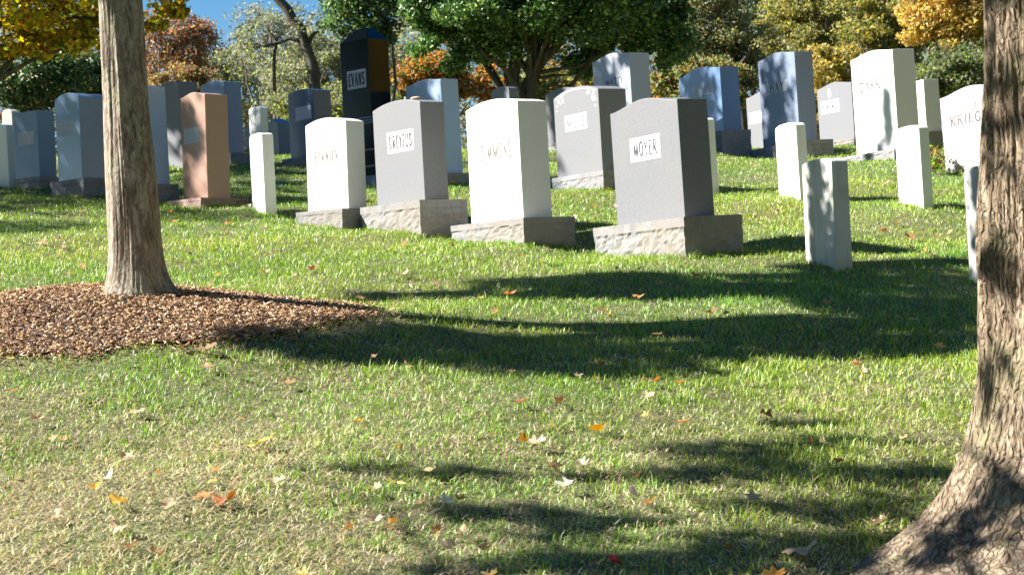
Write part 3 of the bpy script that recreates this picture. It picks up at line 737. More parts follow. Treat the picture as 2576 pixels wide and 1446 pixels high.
tree('broadleaf_tree', 'yellow and orange leaved tree whose low branches hang at the top left corner', 26, 60, -90, 340, 235, YEL, [3,3,2,4,2,1], 15000, .105, 90, .38, trunk_px=-160, tr=.15, limbs=16, group=None, ctone=.3, fill=.9,
     extra=[(420, 15, 60, 700, 0), (60, 120, 70, 1100, 0), (180, 110, 50, 700, 0)])
for (cx_, cy_, rx_, ry_, dd, lab) in [(70, 200, 150, 95, 37, 'dark evergreen shrub mass behind the stones at the far left'), (225, 215, 110, 80, 40, 'dark evergreen shrub with yellow-green tips behind the young trunk')]:
    tree('evergreen_shrub', lab, dd, cx_, cy_, rx_, ry_, GRN + [(0.30,0.30,0.10),(0.36,0.26,0.10)], [5,4,2,6,1,1.3,.8], 12000, .10, 70, .34, tr=.10, limbs=10, group='evergreen shrubs at the left', mat='leafdark', fill=.9, cat='shrub')
tree('russet_tree', 'russet-brown autumn tree just right of the young trunk, against blue sky', 58, 445, 130, 110, 110, RED + PAL[:2], [3,3,2,3,1.3,1,1], 10000, .12, 80, .5, tr=.20, limbs=26, twigs=60, fill=.9, bark='barkpale', trunk_px=420)
tree('pale_tree', 'pale olive bushy tree between the russet one and the blue gap of sky', 64, 580, 215, 135, 110, PAL + [(0.34,0.30,0.08)], [3,3,2,2,2,1.2], 12000, .12, 80, .6, tr=.22, limbs=20, twigs=50, fill=.9, bark='barkpale')
tree('thin_tree', 'nearly bare grey-green tree with open twigs against the sky', 56, 690, 85, 110, 85, PAL, [4,1,4,3,1], 3600, .10, 70, .5, tr=.17, limbs=34, twigs=160, fill=.9, bark='barkpale', trunk_px=690)
tree('grey_green_tree', 'broad grey-green tree with thin foliage left of the black monument', 50, 810, 195, 165, 125, PAL + [(0.30,0.34,0.07)], [4,3,4,3,2,1.5], 19000, .10, 130, .5, tr=.22, limbs=34, twigs=150, fill=.9, bark='barkpale')
tree('grey_green_tree', 'grey-green leafy tree seen between the black monument and the orange leaves', 54, 1000, 215, 110, 120, PAL, [4,3,4,3,2], 12000, .11, 70, .5, tr=.2, limbs=16, twigs=40, fill=.9, bark='barkpale')
tree('mid_green_tree', 'mid green tree with crisp leaves hanging over the black monument', 43, 915, 5, 105, 130, GRN + [(0.22,0.26,0.15)], [2,4,4,1.5,2,2], 13000, .10, 80, .40, tr=.2, limbs=18, fill=.9, trunk_px=940)
# leaning limb tree
d_ = 44; bs = at(800, 330, d_); bs.z = g1(bs.x, d_) - .2
lt = thing('limb_tree', bs, 'dark leaning tree limb crossing the blue sky left of centre', 'tree', None)
mb = MB()
def P_(x, y): return at(x, y, d_) - bs
mb.tube([Vector((0, 0, 0)), P_(795, 250), P_(785, 160), P_(766, 108), P_(758, 75), P_(735, 48), P_(722, 22), P_(700, 0), P_(670, -30), P_(640, -70)],
        [.20, .16, .14, .12, .12, .13, .12, .11, .08, .05], 8)
mb.tube([P_(766, 108), P_(748, 102), P_(729, 97), P_(700, 108), P_(670, 116), P_(638, 121), P_(610, 112)], [.07, .06, .055, .05, .04, .03, .015], 6)
mb.tube([P_(775, 112), P_(785, 90), P_(806, 70), P_(840, 40), P_(870, -10)], [.07, .06, .05, .05, .04], 6)
mb.tube([P_(700, 108), P_(690, 95), P_(676, 80), P_(668, 62)], [.03, .025, .02, .01], 5)
mb.tube([P_(690, 230), P_(689, 160), P_(691, 128), P_(697, 108)], [.055, .05, .04, .03], 6)
mb.tube([P_(660, 118), P_(640, 105), P_(620, 98), P_(590, 92)], [.02, .016, .012, .006], 5)
mb.build('trunk', M['barkfar'], lt, True)
pts = np.concatenate([clump_points(np.array(P_(x, y)), (r_ / 100, .6, r_ / 100), n_, 10, .3)[0] for x, y, r_, n_ in ((640, 125, 35, 260), (615, 100, 30, 200), (668, 62, 40, 200), (760, 60, 30, 200), (850, 20, 60, 700))])
link('crown', leaf_mesh('crown', pts, .10, palette(PAL, [3,3,3,2,2], len(pts))), M['leaf'], lt)
tree('orange_tree', 'vivid orange-leaved small tree behind the plain shade-blue monument', 52, 1090, 195, 80, 55, ORG + GRN[1:3] + OLV[:1], [3,1.5,3,2,1.4,2.2,2.2,3], 8000, .12, 60, .45, tr=.12, limbs=12, fill=.9, var=.4, extra=[(1240, 225, 70, 1600, 0), (1420, 215, 70, 1500, 0), (1190, 215, 40, 900, 0)])
big = tree('green_tree', 'big dark green leafy tree filling the top centre', 33, 1375, -60, 345, 215, [(0.06,0.125,0.035),(0.095,0.18,0.045),(0.15,0.25,0.06),(0.03,0.07,0.03),(0.26,0.36,0.10),(0.36,0.42,0.10)], [5,5,3,3,1.4,.5], 74000, .095, 260, .36, ry3=2.4, trunk_px=1290, tr=.17, limbs=26, mat='leafdark', group=None, fill=.95, ctone=.35,
     extra=[(1100, 70, 75, 2200, 0), (1640, 90, 80, 2600, 0), (1200, 130, 60, 1500, 0), (1480, 140, 70, 1800, .3), (1070, 0, 60, 1600, 0), (1140, 150, 35, 500, 0), (1690, 60, 70, 3000, 0), (1690, 130, 45, 1500, .5)])
d_ = 33; bs = Vector(big.location)
mb = MB()
mb.tube([P_(1283, 330), P_(1288, 235), P_(1292, 180), P_(1300, 130), P_(1330, 60)], [.17, .13, .12, .10, .07], 8)
mb.tube([P_(1286, 320), P_(1312, 245), P_(1338, 190), P_(1375, 140), P_(1440, 80)], [.12, .11, .10, .09, .05], 8)
mb.tube([P_(1345, 185), P_(1400, 175), P_(1450, 168), P_(1500, 150)], [.05, .04, .03, .02], 6)
mb.build('stem', M['barkfar'], big, True)
tree('grey_green_tree', 'smoky olive-green tree between the big green one and the golden ones', 47, 1800, 85, 120, 165, OLV + [(0.20,0.22,0.15)], [3,2,3,.6,2,4], 24000, .10, 120, .42, tr=.2, limbs=26, twigs=70, fill=.95, trunk_px=1850, extra=[(1690, 110, 90, 3500, .5), (1700, 30, 80, 2500, 1)])
d_ = 46; bs = at(1880, 330, d_); bs.z = g1(bs.x, d_) - .2
at_ = thing('limb_tree', bs, 'crooked dark branch arching above the broad shade-blue monument', 'tree', None)
mb = MB(); mb.tube([Vector((0, 0, 0)), P_(1865, 230), P_(1850, 180), P_(1825, 155), P_(1800, 148), P_(1775, 157), P_(1740, 160), P_(1700, 166)], [.13, .10, .08, .07, .06, .05, .035, .02], 7)
mb.tube([P_(1850, 180), P_(1880, 140), P_(1900, 90)], [.06, .05, .03], 6)
mb.build('trunk', M['barkfar'], at_, True)
pts = np.concatenate([clump_points(np.array(P_(x, y)), (.5, .5, .4), n_, 8, .3)[0] for x, y, n_ in ((1700, 166, 400), (1905, 85, 600), (1760, 190, 300), (1840, 200, 500))])
link('crown', leaf_mesh('crown', pts, .10, palette(OLV, [3,3,3,2,2], len(pts))), M['leaf'], at_)
tree('dark_tree', 'dark blue-green tree glimpsed behind the smoky olive one', 60, 1930, 20, 75, 170, GRN, [4,3,1,5,1], 9000, .13, 60, .55, tr=.2, limbs=14, fill=.9)
tree('golden_tree', 'olive and gold tree above the three-letter monument', 50, 2060, 60, 150, 150, OLV + GLD[:3] + GRN[1:3], [3,3,2,2,2,1,1,2,1,2], 26000, .10, 130, .42, tr=.2, limbs=26, twigs=40, fill=.95)
tree('golden_tree', 'dense yellow-green tree above the tallest white monument', 46, 2230, 40, 130, 155, GLD + OLV[:2] + GRN[1:3], [1.2,1,3.5,.8,.7,3,4,3,1,2], 26000, .10, 120, .40, tr=.2, limbs=26, twigs=30, fill=.95)
tree('golden_tree', 'bright golden-orange tree beside the big trunk at the top right', 40, 2400, 20, 125, 140, GLD, [5,3,1,4,2,.5], 26000, .095, 110, .36, tr=.17, limbs=26, twigs=30, fill=.95, extra=[(2520, -10, 60, 1800, 0)])
tree('olive_bush', 'pale green bush below the golden-orange tree by the big trunk', 36, 2400, 190, 110, 75, PAL + GRN[1:3], [2,3,2,1,3,2,2], 15000, .085, 70, .30, tr=.08, limbs=10, fill=.95, group='bushes behind the right-hand stones', cat='bush')
tree('golden_bush', 'golden bush glowing between the monuments at the right', 44, 2080, 235, 110, 120, GLD + OLV[:1], [3,2,3,1.5,1,2,3], 17000, .10, 80, .35, tr=.1, limbs=12, fill=.95, group='bushes behind the right-hand stones', cat='bush')
tree('olive_bush', 'dull green and orange bush behind the broad shade-blue monument', 42, 1760, 235, 140, 85, OLV + [(0.45,0.18,0.05)] + GRN[:2], [3,2,3,1,1,1.6,2,2], 15000, .10, 80, .35, tr=.1, limbs=12, fill=.95, group='bushes behind the right-hand stones', cat='bush')
tree('olive_bush', 'mixed green and amber bush under the big green tree', 44, 1440, 235, 170, 65, OLV + GRN[:3] + [(0.5,0.28,0.08)], [3,2,2,2,1,2,2,2,2], 15000, .10, 80, .33, tr=.1, limbs=12, fill=.95, group='bushes behind the centre', cat='bush')
tree('yellow_green_bush', 'yellow-green bush behind the reflective grey-blue monument', 46, 850, 290, 190, 75, PAL + [(0.32,0.36,0.06)], [3,3,2,2,3,3], 15000, .095, 80, .36, tr=.1, limbs=12, twigs=40, fill=.95, group='bushes behind the centre', cat='bush', bark='barkpale')
tree('brown_bush', 'brown and amber bush behind the leaf-shadowed monument', 48, 440, 250, 130, 75, RED + OLV[:3], [2,3,1,3,2,2,2,2], 13000, .10, 70, .38, tr=.1, limbs=12, fill=.95, group='bushes behind the left-hand stones', cat='bush')

# trees standing all round the lawn outside the picture: they hide the low sky and show in the polished stones
for k_, (tx, ty, th_, lab_) in enumerate([
    (13, -2, 12, 'tall tree right of the lawn, nearest the path behind the viewer'), (13.5, 7, 13, 'tall tree right of the big trunk, outside the picture'),
    (15, 16, 12, 'tall tree beyond the right edge of the lawn, middle one'), (17.5, 27, 13, 'tall tree beyond the right edge of the lawn, farthest one'),
    (7, -11, 13, 'tall tree behind the viewer, right one'), (-2, -13, 14, 'tall tree behind the viewer, middle one'), (-11, -11, 13, 'tall tree behind the viewer, left one'),
    (-25, -4, 13, 'tall tree far left of the lawn, nearest one'), (-25, 7, 13, 'tall tree far left of the lawn, second one'), (-26, 18, 12, 'tall tree far left of the lawn, third one'), (-27, 30, 13, 'tall tree far left of the lawn, farthest one')]):
    z0_ = g1(tx, ty); rt_ = thing('tall_tree', (tx, ty, z0_), lab_, 'tree', 'tall trees round the lawn')
    P, cc, idx = clump_points((0, 0, th_ * .54), (5.2, 5.2, th_ * .50), 9000, 110, 1.3, .8)
    P = P[P[:, 2] > .4]
    link('crown', leaf_mesh('crown', P, .42, palette([GRN, OLV, YEL][k_ % 3], [3,3,2,2,1] + ([1] if k_ % 3 == 2 else []), len(P))), M['leaf'], rt_)
    mb = MB(); mb.tube([(0,0,-.4),(0,0,1),(.1,.1,th_*.4),(.2,0,th_*.7)], [.35,.3,.22,.1], 10)
    for j in rng.permutation(len(cc))[:10]: branch(mb, (.05, .05, th_ * random.uniform(.2, .5)), Vector(cc[j]), .1, .03, .1, 5, 6)
    mb.build('trunk', M['barkfar'], rt_, True)

# far wood that reads as one mass
n = 150000
fx = rng.uniform(-34, 34, n); fy = rng.uniform(84, 92, n)
q_ = fx / fy
hgt = 8.0 + 5.5 * np.clip((q_ + .075) / .02, 0, 1) + 5.0 * np.clip((-.19 - q_) / .02, 0, 1) + 1.6 * value_noise(fx, fy * 0, 5.0, 3) + 1.2 * value_noise(fx, fy * 0, 1.7, 5)
fz = gz(fx, fy) + rng.uniform(0, 1, n) ** .8 * hgt
cols = palette(PAL + OLV + RED[:2], [2,2,2,2,1,2,2,2,1,2,1,1], n, .3) * (0.7 + .6 * value_noise(fx, fz, 1.5, 9))[:, None]
tag(link('distant_wood', leaf_mesh('distant_wood', np.stack([fx, fy, fz], -1), .26, cols), M['leaf']), 'hazy mixed autumn wood far behind the cemetery', 'wood', kind='stuff')

# ------------------------------------------------------------------ near trees: bark meshes
def bark_trunk(name, parent, rad_fn, path_fn, z0, z1, nz, nth, mat, furrow, freq, seed, plates=0.0):
    th = np.linspace(0, 2 * np.pi, nth, endpoint=False); zz = np.linspace(z0, z1, nz)
    V = np.zeros((nz, nth, 3))
    for i, z in enumerate(zz):
        cx_, cy_ = path_fn(z)
        for j, t_ in enumerate(th):
            r = rad_fn(z, t_)
            ct, st_ = math.cos(t_), math.sin(t_)
            a = mnoise.noise(Vector((ct * freq, st_ * freq, z * freq * .13 + seed)))
            a2 = mnoise.noise(Vector((ct * freq * 2.3, st_ * freq * 2.3, z * freq * .5 + seed * 2)))
            a3 = mnoise.noise(Vector((ct * 2, st_ * 2, z * 1.5 + seed)))
            rid = 1 - abs(a) * 3.0
            r += furrow * (-max(0, rid) * 1.1 + .35 * a2) + .02 * a3 * (r / .15)
            V[i, j] = (cx_ + ct * r, cy_ + st_ * r, z)
    V = V.reshape(-1, 3)
    i = (np.arange(nz - 1)[:, None] * nth + np.arange(nth)[None])
    j = (np.arange(nz - 1)[:, None] * nth + (np.arange(nth)[None] + 1) % nth)
    ff = np.stack([i, j, j + nth, i + nth], -1).reshape(-1, 4)
    return link(name, np_mesh(name, V, ff, smooth=True), mat, parent)

# young tree on the mulch mound
tb = ground_at(343, 742)
print('young tree', tb)
yt = thing('young_tree', tb, 'young straight tree with grey bark rising from the mulch mound on the left', 'tree')
def yr(z, t_): return .131 - .0095 * min(z, 2.5) - .012 * max(0, z - 2.5) + .075 * math.exp(-max(z, 0) / .10) * (1 + .25 * math.sin(3 * t_ + 1)) + .012 * math.exp(-((z - .45) / .5) ** 2)
bark_trunk('trunk', yt, yr, lambda z: (0.010 * math.sin(z * 1.3) + (-.010 * min(z, 2.2) if z > 0 else 0), .01 * math.sin(z * 2)), -.15, 4.6, 330, 170, M['bark'], .0045, 9, 3.1)
# big near tree
bt_p = Vector((1.655, 5.3, 0)); bt_p.z = g1(bt_p.x, bt_p.y)
bt = thing('old_tree', bt_p, 'large furrowed trunk with flaring roots at the right edge of the picture', 'tree')
def br(z, t_):
    root = max(0, math.cos(t_ - R(193))) ** 3 * .40 + max(0, math.cos(t_ - R(255))) ** 5 * .40 + max(0, math.cos(t_ - R(100))) ** 4 * .22 + max(0, math.cos(t_ - R(-20))) ** 4 * .3 + .05
    return .245 - .012 * z + root * math.exp(-max(z + .02, 0) / .23) * 1.2 + .012 * math.exp(-((z - 1.0) / .4) ** 2)
bark_trunk('trunk', bt, br, lambda z: (.026 * z + .008 * math.sin(z * 3), 0), -.35, 3.2, 420, 420, M['barkbig'], .013, 17, 8.2)

# crowns of the near trees: real leaf clusters overhead that throw the dapple
hs2 = Vector((TO_SUN.x, TO_SUN.y, 0)) / TO_SUN.z    # horizontal travel towards the sun per metre of height
def inpoly(x, y, poly):
    c = np.zeros(len(x), bool); j = len(poly) - 1
    for i in range(len(poly)):
        xi, yi = poly[i]; xj, yj = poly[j]
        c ^= ((yi > y) != (yj > y)) & (x < (xj - xi) * (y - yi) / (yj - yi + 1e-9) + xi); j = i
    return c
def shade_points(polys, h0, h1, per_m2, jit=.06):
    out_ = []
    for poly, dens in polys:
        gp = np.array([list(ground_at(px, py)) for px, py in poly])
        # densify outline is unnecessary: straight edges on the ground
        x0, y0 = gp[:, 0].min(), gp[:, 1].min(); x1, y1 = gp[:, 0].max(), gp[:, 1].max()
        n_ = int((x1 - x0) * (y1 - y0) * per_m2 * dens) + 5
        x = rng.uniform(x0, x1, n_); y = rng.uniform(y0, y1, n_)
        wx = x + .16 * (value_noise(x, y, .35, 41) - .5) + .07 * (value_noise(x, y, .09, 43) - .5); wy = y + .34 * (value_noise(x, y, .30, 42) - .5) + .2 * (value_noise(x, y, .10, 44) - .5)
        k = inpoly(wx, wy, gp[:, :2])
        yt_ = y + (x + 2.0) * TO_SUN.y / -TO_SUN.x      # sunlight meant for the young trunk is left free
        k &= ~((yt_ > 9.19) & (yt_ < 9.70) & (x > -2.0) & (x < .25 + .3 * np.sin(y * 9))); x, y = x[k], y[k]
        nz_ = .6 * value_noise(x * .55, y * 2.0, .22, 11) + .4 * value_noise(x * 1.0, y * 2.2, .09, 12)
        k = nz_ > (.35 if dens >= 1 else .47); x, y = x[k], y[k]
        z = gz(x, y); h = rng.uniform(h0, h1, len(x))
        p = np.stack([x + hs2.x * h, y + hs2.y * h, z + h], -1) + rng.normal(0, jit, (len(x), 3)) * (1, .5, 1)
        out_.append(p)
    return np.concatenate(out_)
def air_points(targets, h0, h1, n_per, spread, streaks=1):
    """clusters whose shade falls round points standing in the air (stone faces)"""
    out_ = []
    for T_, sx, sz in targets:
        m_ = n_per
        o_ = np.stack([rng.normal(0, sx, m_), rng.normal(0, sx, m_), rng.normal(0, sz, m_)], -1)
        h = rng.uniform(h0, h1, m_)
        p = np.array(T_)[None] + o_ + np.stack([hs2.x * h, hs2.y * h, h], -1); out_.append(p)
    return np.concatenate(out_)
def add_crown(root, pts, leaf, pal, wts, base_h, nl=12, mat='leafdark', tr=.06, bark='bark', origin=None):
    loc = np.array(root.location); L_ = pts - loc
    link('crown', leaf_mesh('crown', L_, leaf, palette(pal, wts, len(L_)), flat=.4, aspect=.7), M[mat], root)
    mb = MB(); k = rng.choice(len(L_), nl, replace=False)
    o_ = Vector(origin) if origin else Vector((0, 0, base_h))
    for i in k: branch(mb, o_ + Vector((0, 0, random.uniform(-.3, .3))), Vector(L_[i]), tr * random.uniform(.25, .5), .006, .08, 6, 5)
    mb.build('limb', M[bark], root, True)
near_polys = [
 ([(600,862),(720,838),(900,832),(1100,812),(1300,806),(1500,812),(1750,806),(1960,796),(2080,800),(2000,850),(1900,850),(1850,895),(1740,935),(1560,972),(1350,948),(1100,928),(900,908),(720,885)], 1.0),
 ([(1200,706),(1500,692),(1800,694),(2000,690),(1990,736),(1850,752),(1600,755),(1350,750),(1230,738)], 1.0),
 ([(900,748),(1050,738),(1200,735),(1200,752),(1050,756),(930,762)], 1.0),
 ([(1960,690),(2130,682),(2200,672),(2470,690),(2475,880),(2300,895),(2120,905),(1980,892),(1990,850),(2120,815),(2060,760),(1960,745)], 1.05),
]
front_polys = [
 ([(740,1200),(900,1186),(1100,1192),(1290,1180),(1280,1200),(1100,1214),(900,1214)], .9),
 ([(1140,1300),(1250,1278),(1420,1276),(1400,1300),(1290,1318),(1180,1325)], 1.0),
 ([(1640,1110),(1900,1100),(2200,1120),(2420,1160),(2400,1210),(2100,1190),(1850,1170),(1700,1140)], .55),
 ([(1500,1180),(1700,1168),(1960,1190),(2200,1230),(2100,1250),(1800,1215),(1560,1205)], .6),
 ([(1350,1330),(1600,1300),(1900,1290),(2150,1280),(2330,1260),(2230,1400),(2100,1475),(1500,1475),(1350,1400)], .85),
 ([(2100,1180),(2400,1200),(2360,1260),(2150,1240)], .6),
 ([(1000,1410),(1300,1390),(1500,1430),(1500,1475),(1000,1475)], .5),
 ([(1860,1062),(2080,1066),(2070,1078),(1870,1078)], .7),
]
back_polys = [
 ([(-150,482),(120,492),(260,508),(262,535),(120,545),(-150,540)], 1.0),
 ([(-150,560),(100,556),(262,558),(262,572),(100,590),(-150,592)], .8),
 ([(390,520),(470,530),(640,540),(640,556),(500,558),(390,556)], 1.0),
 ([(590,425),(640,420),(770,425),(770,470),(770,520),(700,538),(690,500),(600,500)], .95),
 ([(0,470),(400,470),(440,505),(300,510),(0,488)], 1.1),
]
pn = shade_points(near_polys, 3.2, 6.0, 3600)
add_crown(yt, pn, .085, YEL + GRN[1:3], [2,3,1,4,1,1,2,2], 3.3, 26, tr=.05)
ft_p = Vector((-4.2, 2.9, 0)); ft_p.z = g1(ft_p.x, ft_p.y)
ft = thing('shade_tree', ft_p, 'leafy tree outside the picture on the left, its branches shading the near lawn', 'tree')
mb = MB(); mb.tube([(0,0,-.3),(0,0,1),(.05,.05,2.2),(.1,0,3.4),(.1,.1,4.6)], [.2,.17,.15,.12,.06], 12); mb.build('trunk', M['bark'], ft, True)
pf = shade_points(front_polys, 3.0, 5.0, 3000)
# dapple on the big trunk
tg = [(Vector((1.40 + .1 * math.sin(z * 9), 5.25, z)), .05, .05) for z in (-.25, .02, .45, .6, .7, .8, .9, 1.0)]
tg += [(Vector((x_, 5.0, z_)), .06, .05) for x_, z_ in ((1.12, -.78), (1.22, -.72), (1.30, -.76), (1.34, -.62), (1.42, -.74), (1.2, -.85))]
pf = np.concatenate([pf, air_points(tg, 2.6, 3.6, 26, .05)])
add_crown(ft, pf, .085, GRN[1:] + YEL[:2], [2,3,1,2,1,1], 3.6, 26, tr=.07)
# rear shade tree: keeps the left rear stones in shadow
rt_p = Vector((-9.5, 20.5, 0)); rt_p.z = g1(rt_p.x, rt_p.y)
rt = thing('shade_tree', rt_p, 'dense tree outside the picture on the left, shading the stones at the left rear', 'tree')
mb = MB(); mb.tube([(0,0,-.3),(0,0,1),(.05,.05,2.6),(.1,0,4.4),(.1,.1,6.6)], [.25,.2,.17,.13,.06], 12); mb.build('trunk', M['bark'], rt, True)
pb_ = shade_points(back_polys, 4.6, 7.5, 520, .08)
tg = []
def tgt(px, py, d, sx, sz): tg.append((at(px, py, d), sx, sz))
def stone_t(st, lo=.0, hi=1.0, n_=6, sx=.16, sz=.16, skip=0):
    root, W, T, H, BH, rz = st
    for k in range(n_):
        f = lo + (hi - lo) * (k + .5) / n_
        if random.random() < skip: continue
        tg.append((root.location + Vector((0, 0, BH + (H + rz) * f)), sx, sz))
for st in (l1, l3, l5, l7, l6, l8): stone_t(st, -.2, 1.0, 6, .26, .12)
stone_t(l2, -.15, .95, 5, .22, .12, .1); stone_t(l4, 0, 1, 6, .10, .1, .2); stone_t(evans, -.2, .92, 10, .20, .1)
stone_t(blueC, -.3, .9, 8, .24, .08); stone_t(leftM, 0, 1, 5, .09, .1, .2)
stone_t(blueR, -.5, 1.0, 8, .3, .1); stone_t(watt, .0, .75, 4, .12, .12, .0); stone_t(hay, -.3, 1.0, 6, .16, .08, .1)
stone_t(archS, .5, 1, 3, .1, .08); tg += [(carr[0].location + Vector((-.30, -.1, z_)), .03, .10) for z_ in (.22,)] + [(carr[0].location + Vector((.18, -.3, z_)), .03, .10) for z_ in (.25, .45)]; stone_t(pinkst, .45, .62, 2, .09, .05)
[tgt(px_, py_, 18.8, .16, .10) for px_ in (8, 34) for py_ in (325, 360, 395, 430, 460)]; tgt(30, 400, 20.5, .25, .15); tgt(20, 350, 20.5, .25, .15); tgt(35, 450, 20.5, .25, .12); tgt(655, 350, 19.6, .08, .2)
hz = [(-.1, .0), (.0, .03), (.12, -.03), (.24, .02), (.36, .0), (.46, .03), (.58, .0), (.68, .0)]
tg_front = [(hsF.location + Vector((dx, 0, z_)), .055, .04) for z_, dx in hz ] + [(hsF.location + Vector((-.09, 0, .24)), .03, .04)]
tg_front += [(hsR.location + Vector((dx - .05, 0, z_)), .05, .04) for z_, dx in hz if z_ not in (.12, .46)]

pb_ = np.concatenate([pb_, air_points(tg, 5.6, 8.4, 170, .1)])
add_crown(rt, pb_, .12, GRN[1:] + YEL[:4], [2,3,1,2,1,1,1,1], 4.6, 44, tr=.09)
pz = air_points(tg_front, 3.4, 4.4, 90, .03)
p2 = link('crown', leaf_mesh('crown', pz - np.array(tb), .085, palette(YEL + GRN[1:3], [2,3,1,4,1,1,2,2], len(pz)), flat=.4, aspect=.7), M['leaf'], yt)

# ------------------------------------------------------------------ grass
def blades(name, ymin, ymax, dens_fn, marg=1.25):
    pass
def dryness(x, y):
    base = np.clip((9.3 - y) / 3.5, 0, 1) * np.clip((1.3 - x) / 2.4, 0, 1)
    base = np.maximum(base * .85, .42 * np.clip((9.5 - y) / 4, 0, 1))
    band = .35 * np.exp(-((y - 10.8) / .45) ** 2) * np.clip((.8 - x) / 1.5, 0, 1)
    edge = .5 * np.exp(-((np.sqrt(np.maximum(bedq(x, y), 0)) - 1.08) / .10) ** 2)
    nz_ = value_noise(x, y, .55, 1) * .5 + value_noise(x, y, .17, 2) * .5
    return np.clip(base + band + edge + (nz_ - .5) * .9 + .06, .03, .95)
stone_boxes = []
bands = [(4.4, 7.0, 9500), (7.0, 9.5, 6800), (9.5, 13, 4600), (13, 18, 2700), (18, 30, 1500)]
PX = []; 
for y0, y1, dn in bands:
    half = lambda y: .30 * y * 1.12 + .25
    n_ = int(2 * half(y1) * (y1 - y0) * dn)
    x = rng.uniform(-half(y1), half(y1), n_); y = rng.uniform(y0, y1, n_)
    k = np.abs(x) < half(y); x, y = x[k], y[k]
    k = bedq(x, y) > 1.0 - rng.exponential(.07, len(x)); PX.append(np.stack([x[k], y[k]], -1))
PX = np.concatenate(PX); x, y = PX[:, 0], PX[:, 1]; n = len(x)
print('blades', n)
dry = dryness(x, y)
foot = []
for (root_, W_, T_, H_, BH_, rz_, t_) in STONES:
    bo = [c_ for c_ in root_.children if c_.name.startswith('base')]
    if bo: d0 = np.array([v_.co[:2] for v_ in bo[0].data.vertices]); bw, bt_2 = d0[:, 0].max(), d0[:, 1].max()
    else: bw, bt_2 = W_ / 2, T_ / 2
    foot.append((root_.location.x, root_.location.y, t_, bw + .008, bt_2 + .008))
for o_ in C.objects:
    if o_.name.startswith('headstone'):
        foot.append((o_.location.x, o_.location.y, -o_.rotation_euler.z, .17, .06))
ex, ey = [], []
for fx_, fy_, t_, a_, b_ in foot:
    per = 4 * (a_ + b_); m_ = int(per * 420)
    s_ = rng.uniform(0, per, m_); side_ = rng.choice(4, m_, p=[a_/(2*(a_+b_)), b_/(2*(a_+b_)), a_/(2*(a_+b_)), b_/(2*(a_+b_))]); u_ = rng.uniform(-1, 1, m_); off = rng.exponential(.012, m_)
    lx = np.where(side_ == 0, u_ * a_, np.where(side_ == 1, a_ + off, np.where(side_ == 2, u_ * a_, -a_ - off)))
    ly = np.where(side_ == 0, -b_ - off, np.where(side_ == 1, u_ * b_, np.where(side_ == 2, b_ + off, u_ * b_)))
    ex.append(fx_ + lx * math.cos(t_) + ly * math.sin(t_)); ey.append(fy_ - lx * math.sin(t_) + ly * math.cos(t_))
# tufts the mower missed, scattered over the lawn
for k_ in range(420):
    ty_ = 4.8 + 17 * random.random() ** 1.2; tx_ = random.uniform(-.32, .32) * ty_
    if float(bedq(tx_, ty_)) < 1.02: continue
    m_ = random.randint(18, 60); r_ = random.uniform(.02, .06)
    ex.append(tx_ + rng.normal(0, r_, m_)); ey.append(ty_ + rng.normal(0, r_, m_))
ex = np.concatenate(ex); ey = np.concatenate(ey); nb0 = len(x)
x = np.concatenate([x, ex]); y = np.concatenate([y, ey]); n = len(x); dry = np.concatenate([dry, np.full(len(ex), .12)])
isdry = rng.uniform(0, 1, n) < dry
tuft = value_noise(x, y, .09, 21); tuft2 = value_noise(x, y, .4, 22)
Lh = rng.uniform(.022, .052, n) * (.65 + .7 * tuft) * (.8 + .4 * tuft2)
Lh[nb0:] *= 1.45
Lh = np.where(isdry, Lh * .85, Lh)
wd = (.0018 + .00022 * y) * rng.uniform(.7, 1.4, n)
az = rng.uniform(0, 2 * np.pi, n)
lean = np.where(isdry, rng.uniform(.9, 1.5, n), np.abs(rng.normal(.45, .5, n)) + .1)   # radians from vertical at base
lean2 = lean + np.where(isdry, .25, rng.uniform(.2, 1.1, n))
hd = np.stack([np.cos(az), np.sin(az), np.zeros(n)], -1); up = np.array([0, 0, 1.0])
az2 = az + rng.uniform(-.6, .6, n) + np.pi / 2
sd = np.stack([np.cos(az2), np.sin(az2), np.zeros(n)], -1) * (wd / 2)[:, None]
zoff = np.where(isdry, rng.uniform(0, .022, n), 0)
b0 = np.stack([x, y, gz(x, y) - .004 + zoff], -1)
d1 = hd * np.sin(lean)[:, None] + up * np.cos(lean)[:, None]
d2 = hd * np.sin(lean2)[:, None] + up * np.cos(lean2)[:, None]
m1 = b0 + d1 * (Lh * .55)[:, None]; tip = m1 + d2 * (Lh * .45)[:, None]
tip[:, 2] = np.maximum(tip[:, 2], b0[:, 2] + .003)
V = np.stack([b0 - sd, b0 + sd, m1 + sd * .85, m1 - sd * .85, tip], 1).reshape(-1, 3)
o = 5 * np.arange(n)[:, None]
fq = np.concatenate([o, o + 1, o + 2, o + 3], 1); ft_ = np.concatenate([o + 3, o + 2, o + 4], 1)
cg = palette([(0.21,0.35,0.045),(0.30,0.44,0.065),(0.12,0.24,0.04),(0.42,0.52,0.13),(0.37,0.45,0.19)], [3,3,2,2,1.5], n, .25)
cd = palette([(0.58,0.49,0.30),(0.46,0.39,0.21),(0.70,0.61,0.43),(0.34,0.25,0.13),(0.50,0.48,0.27)], [3,3,1.5,1.5,2], n, .25)
cols = np.where(isdry[:, None], cd, cg)
cols = cols * (.85 + .3 * value_noise(x, y, .3, 31))[:, None]
yl = value_noise(x, y, 1.1, 33)[:, None]; cols = np.where(isdry[:, None], cols, cols * (1 + (yl - .5) * np.array([.5, .15, .1])))
me = np_mesh('grass', V, [fq, ft_], np.repeat(np.clip(cols, 0, .9), 5, 0))
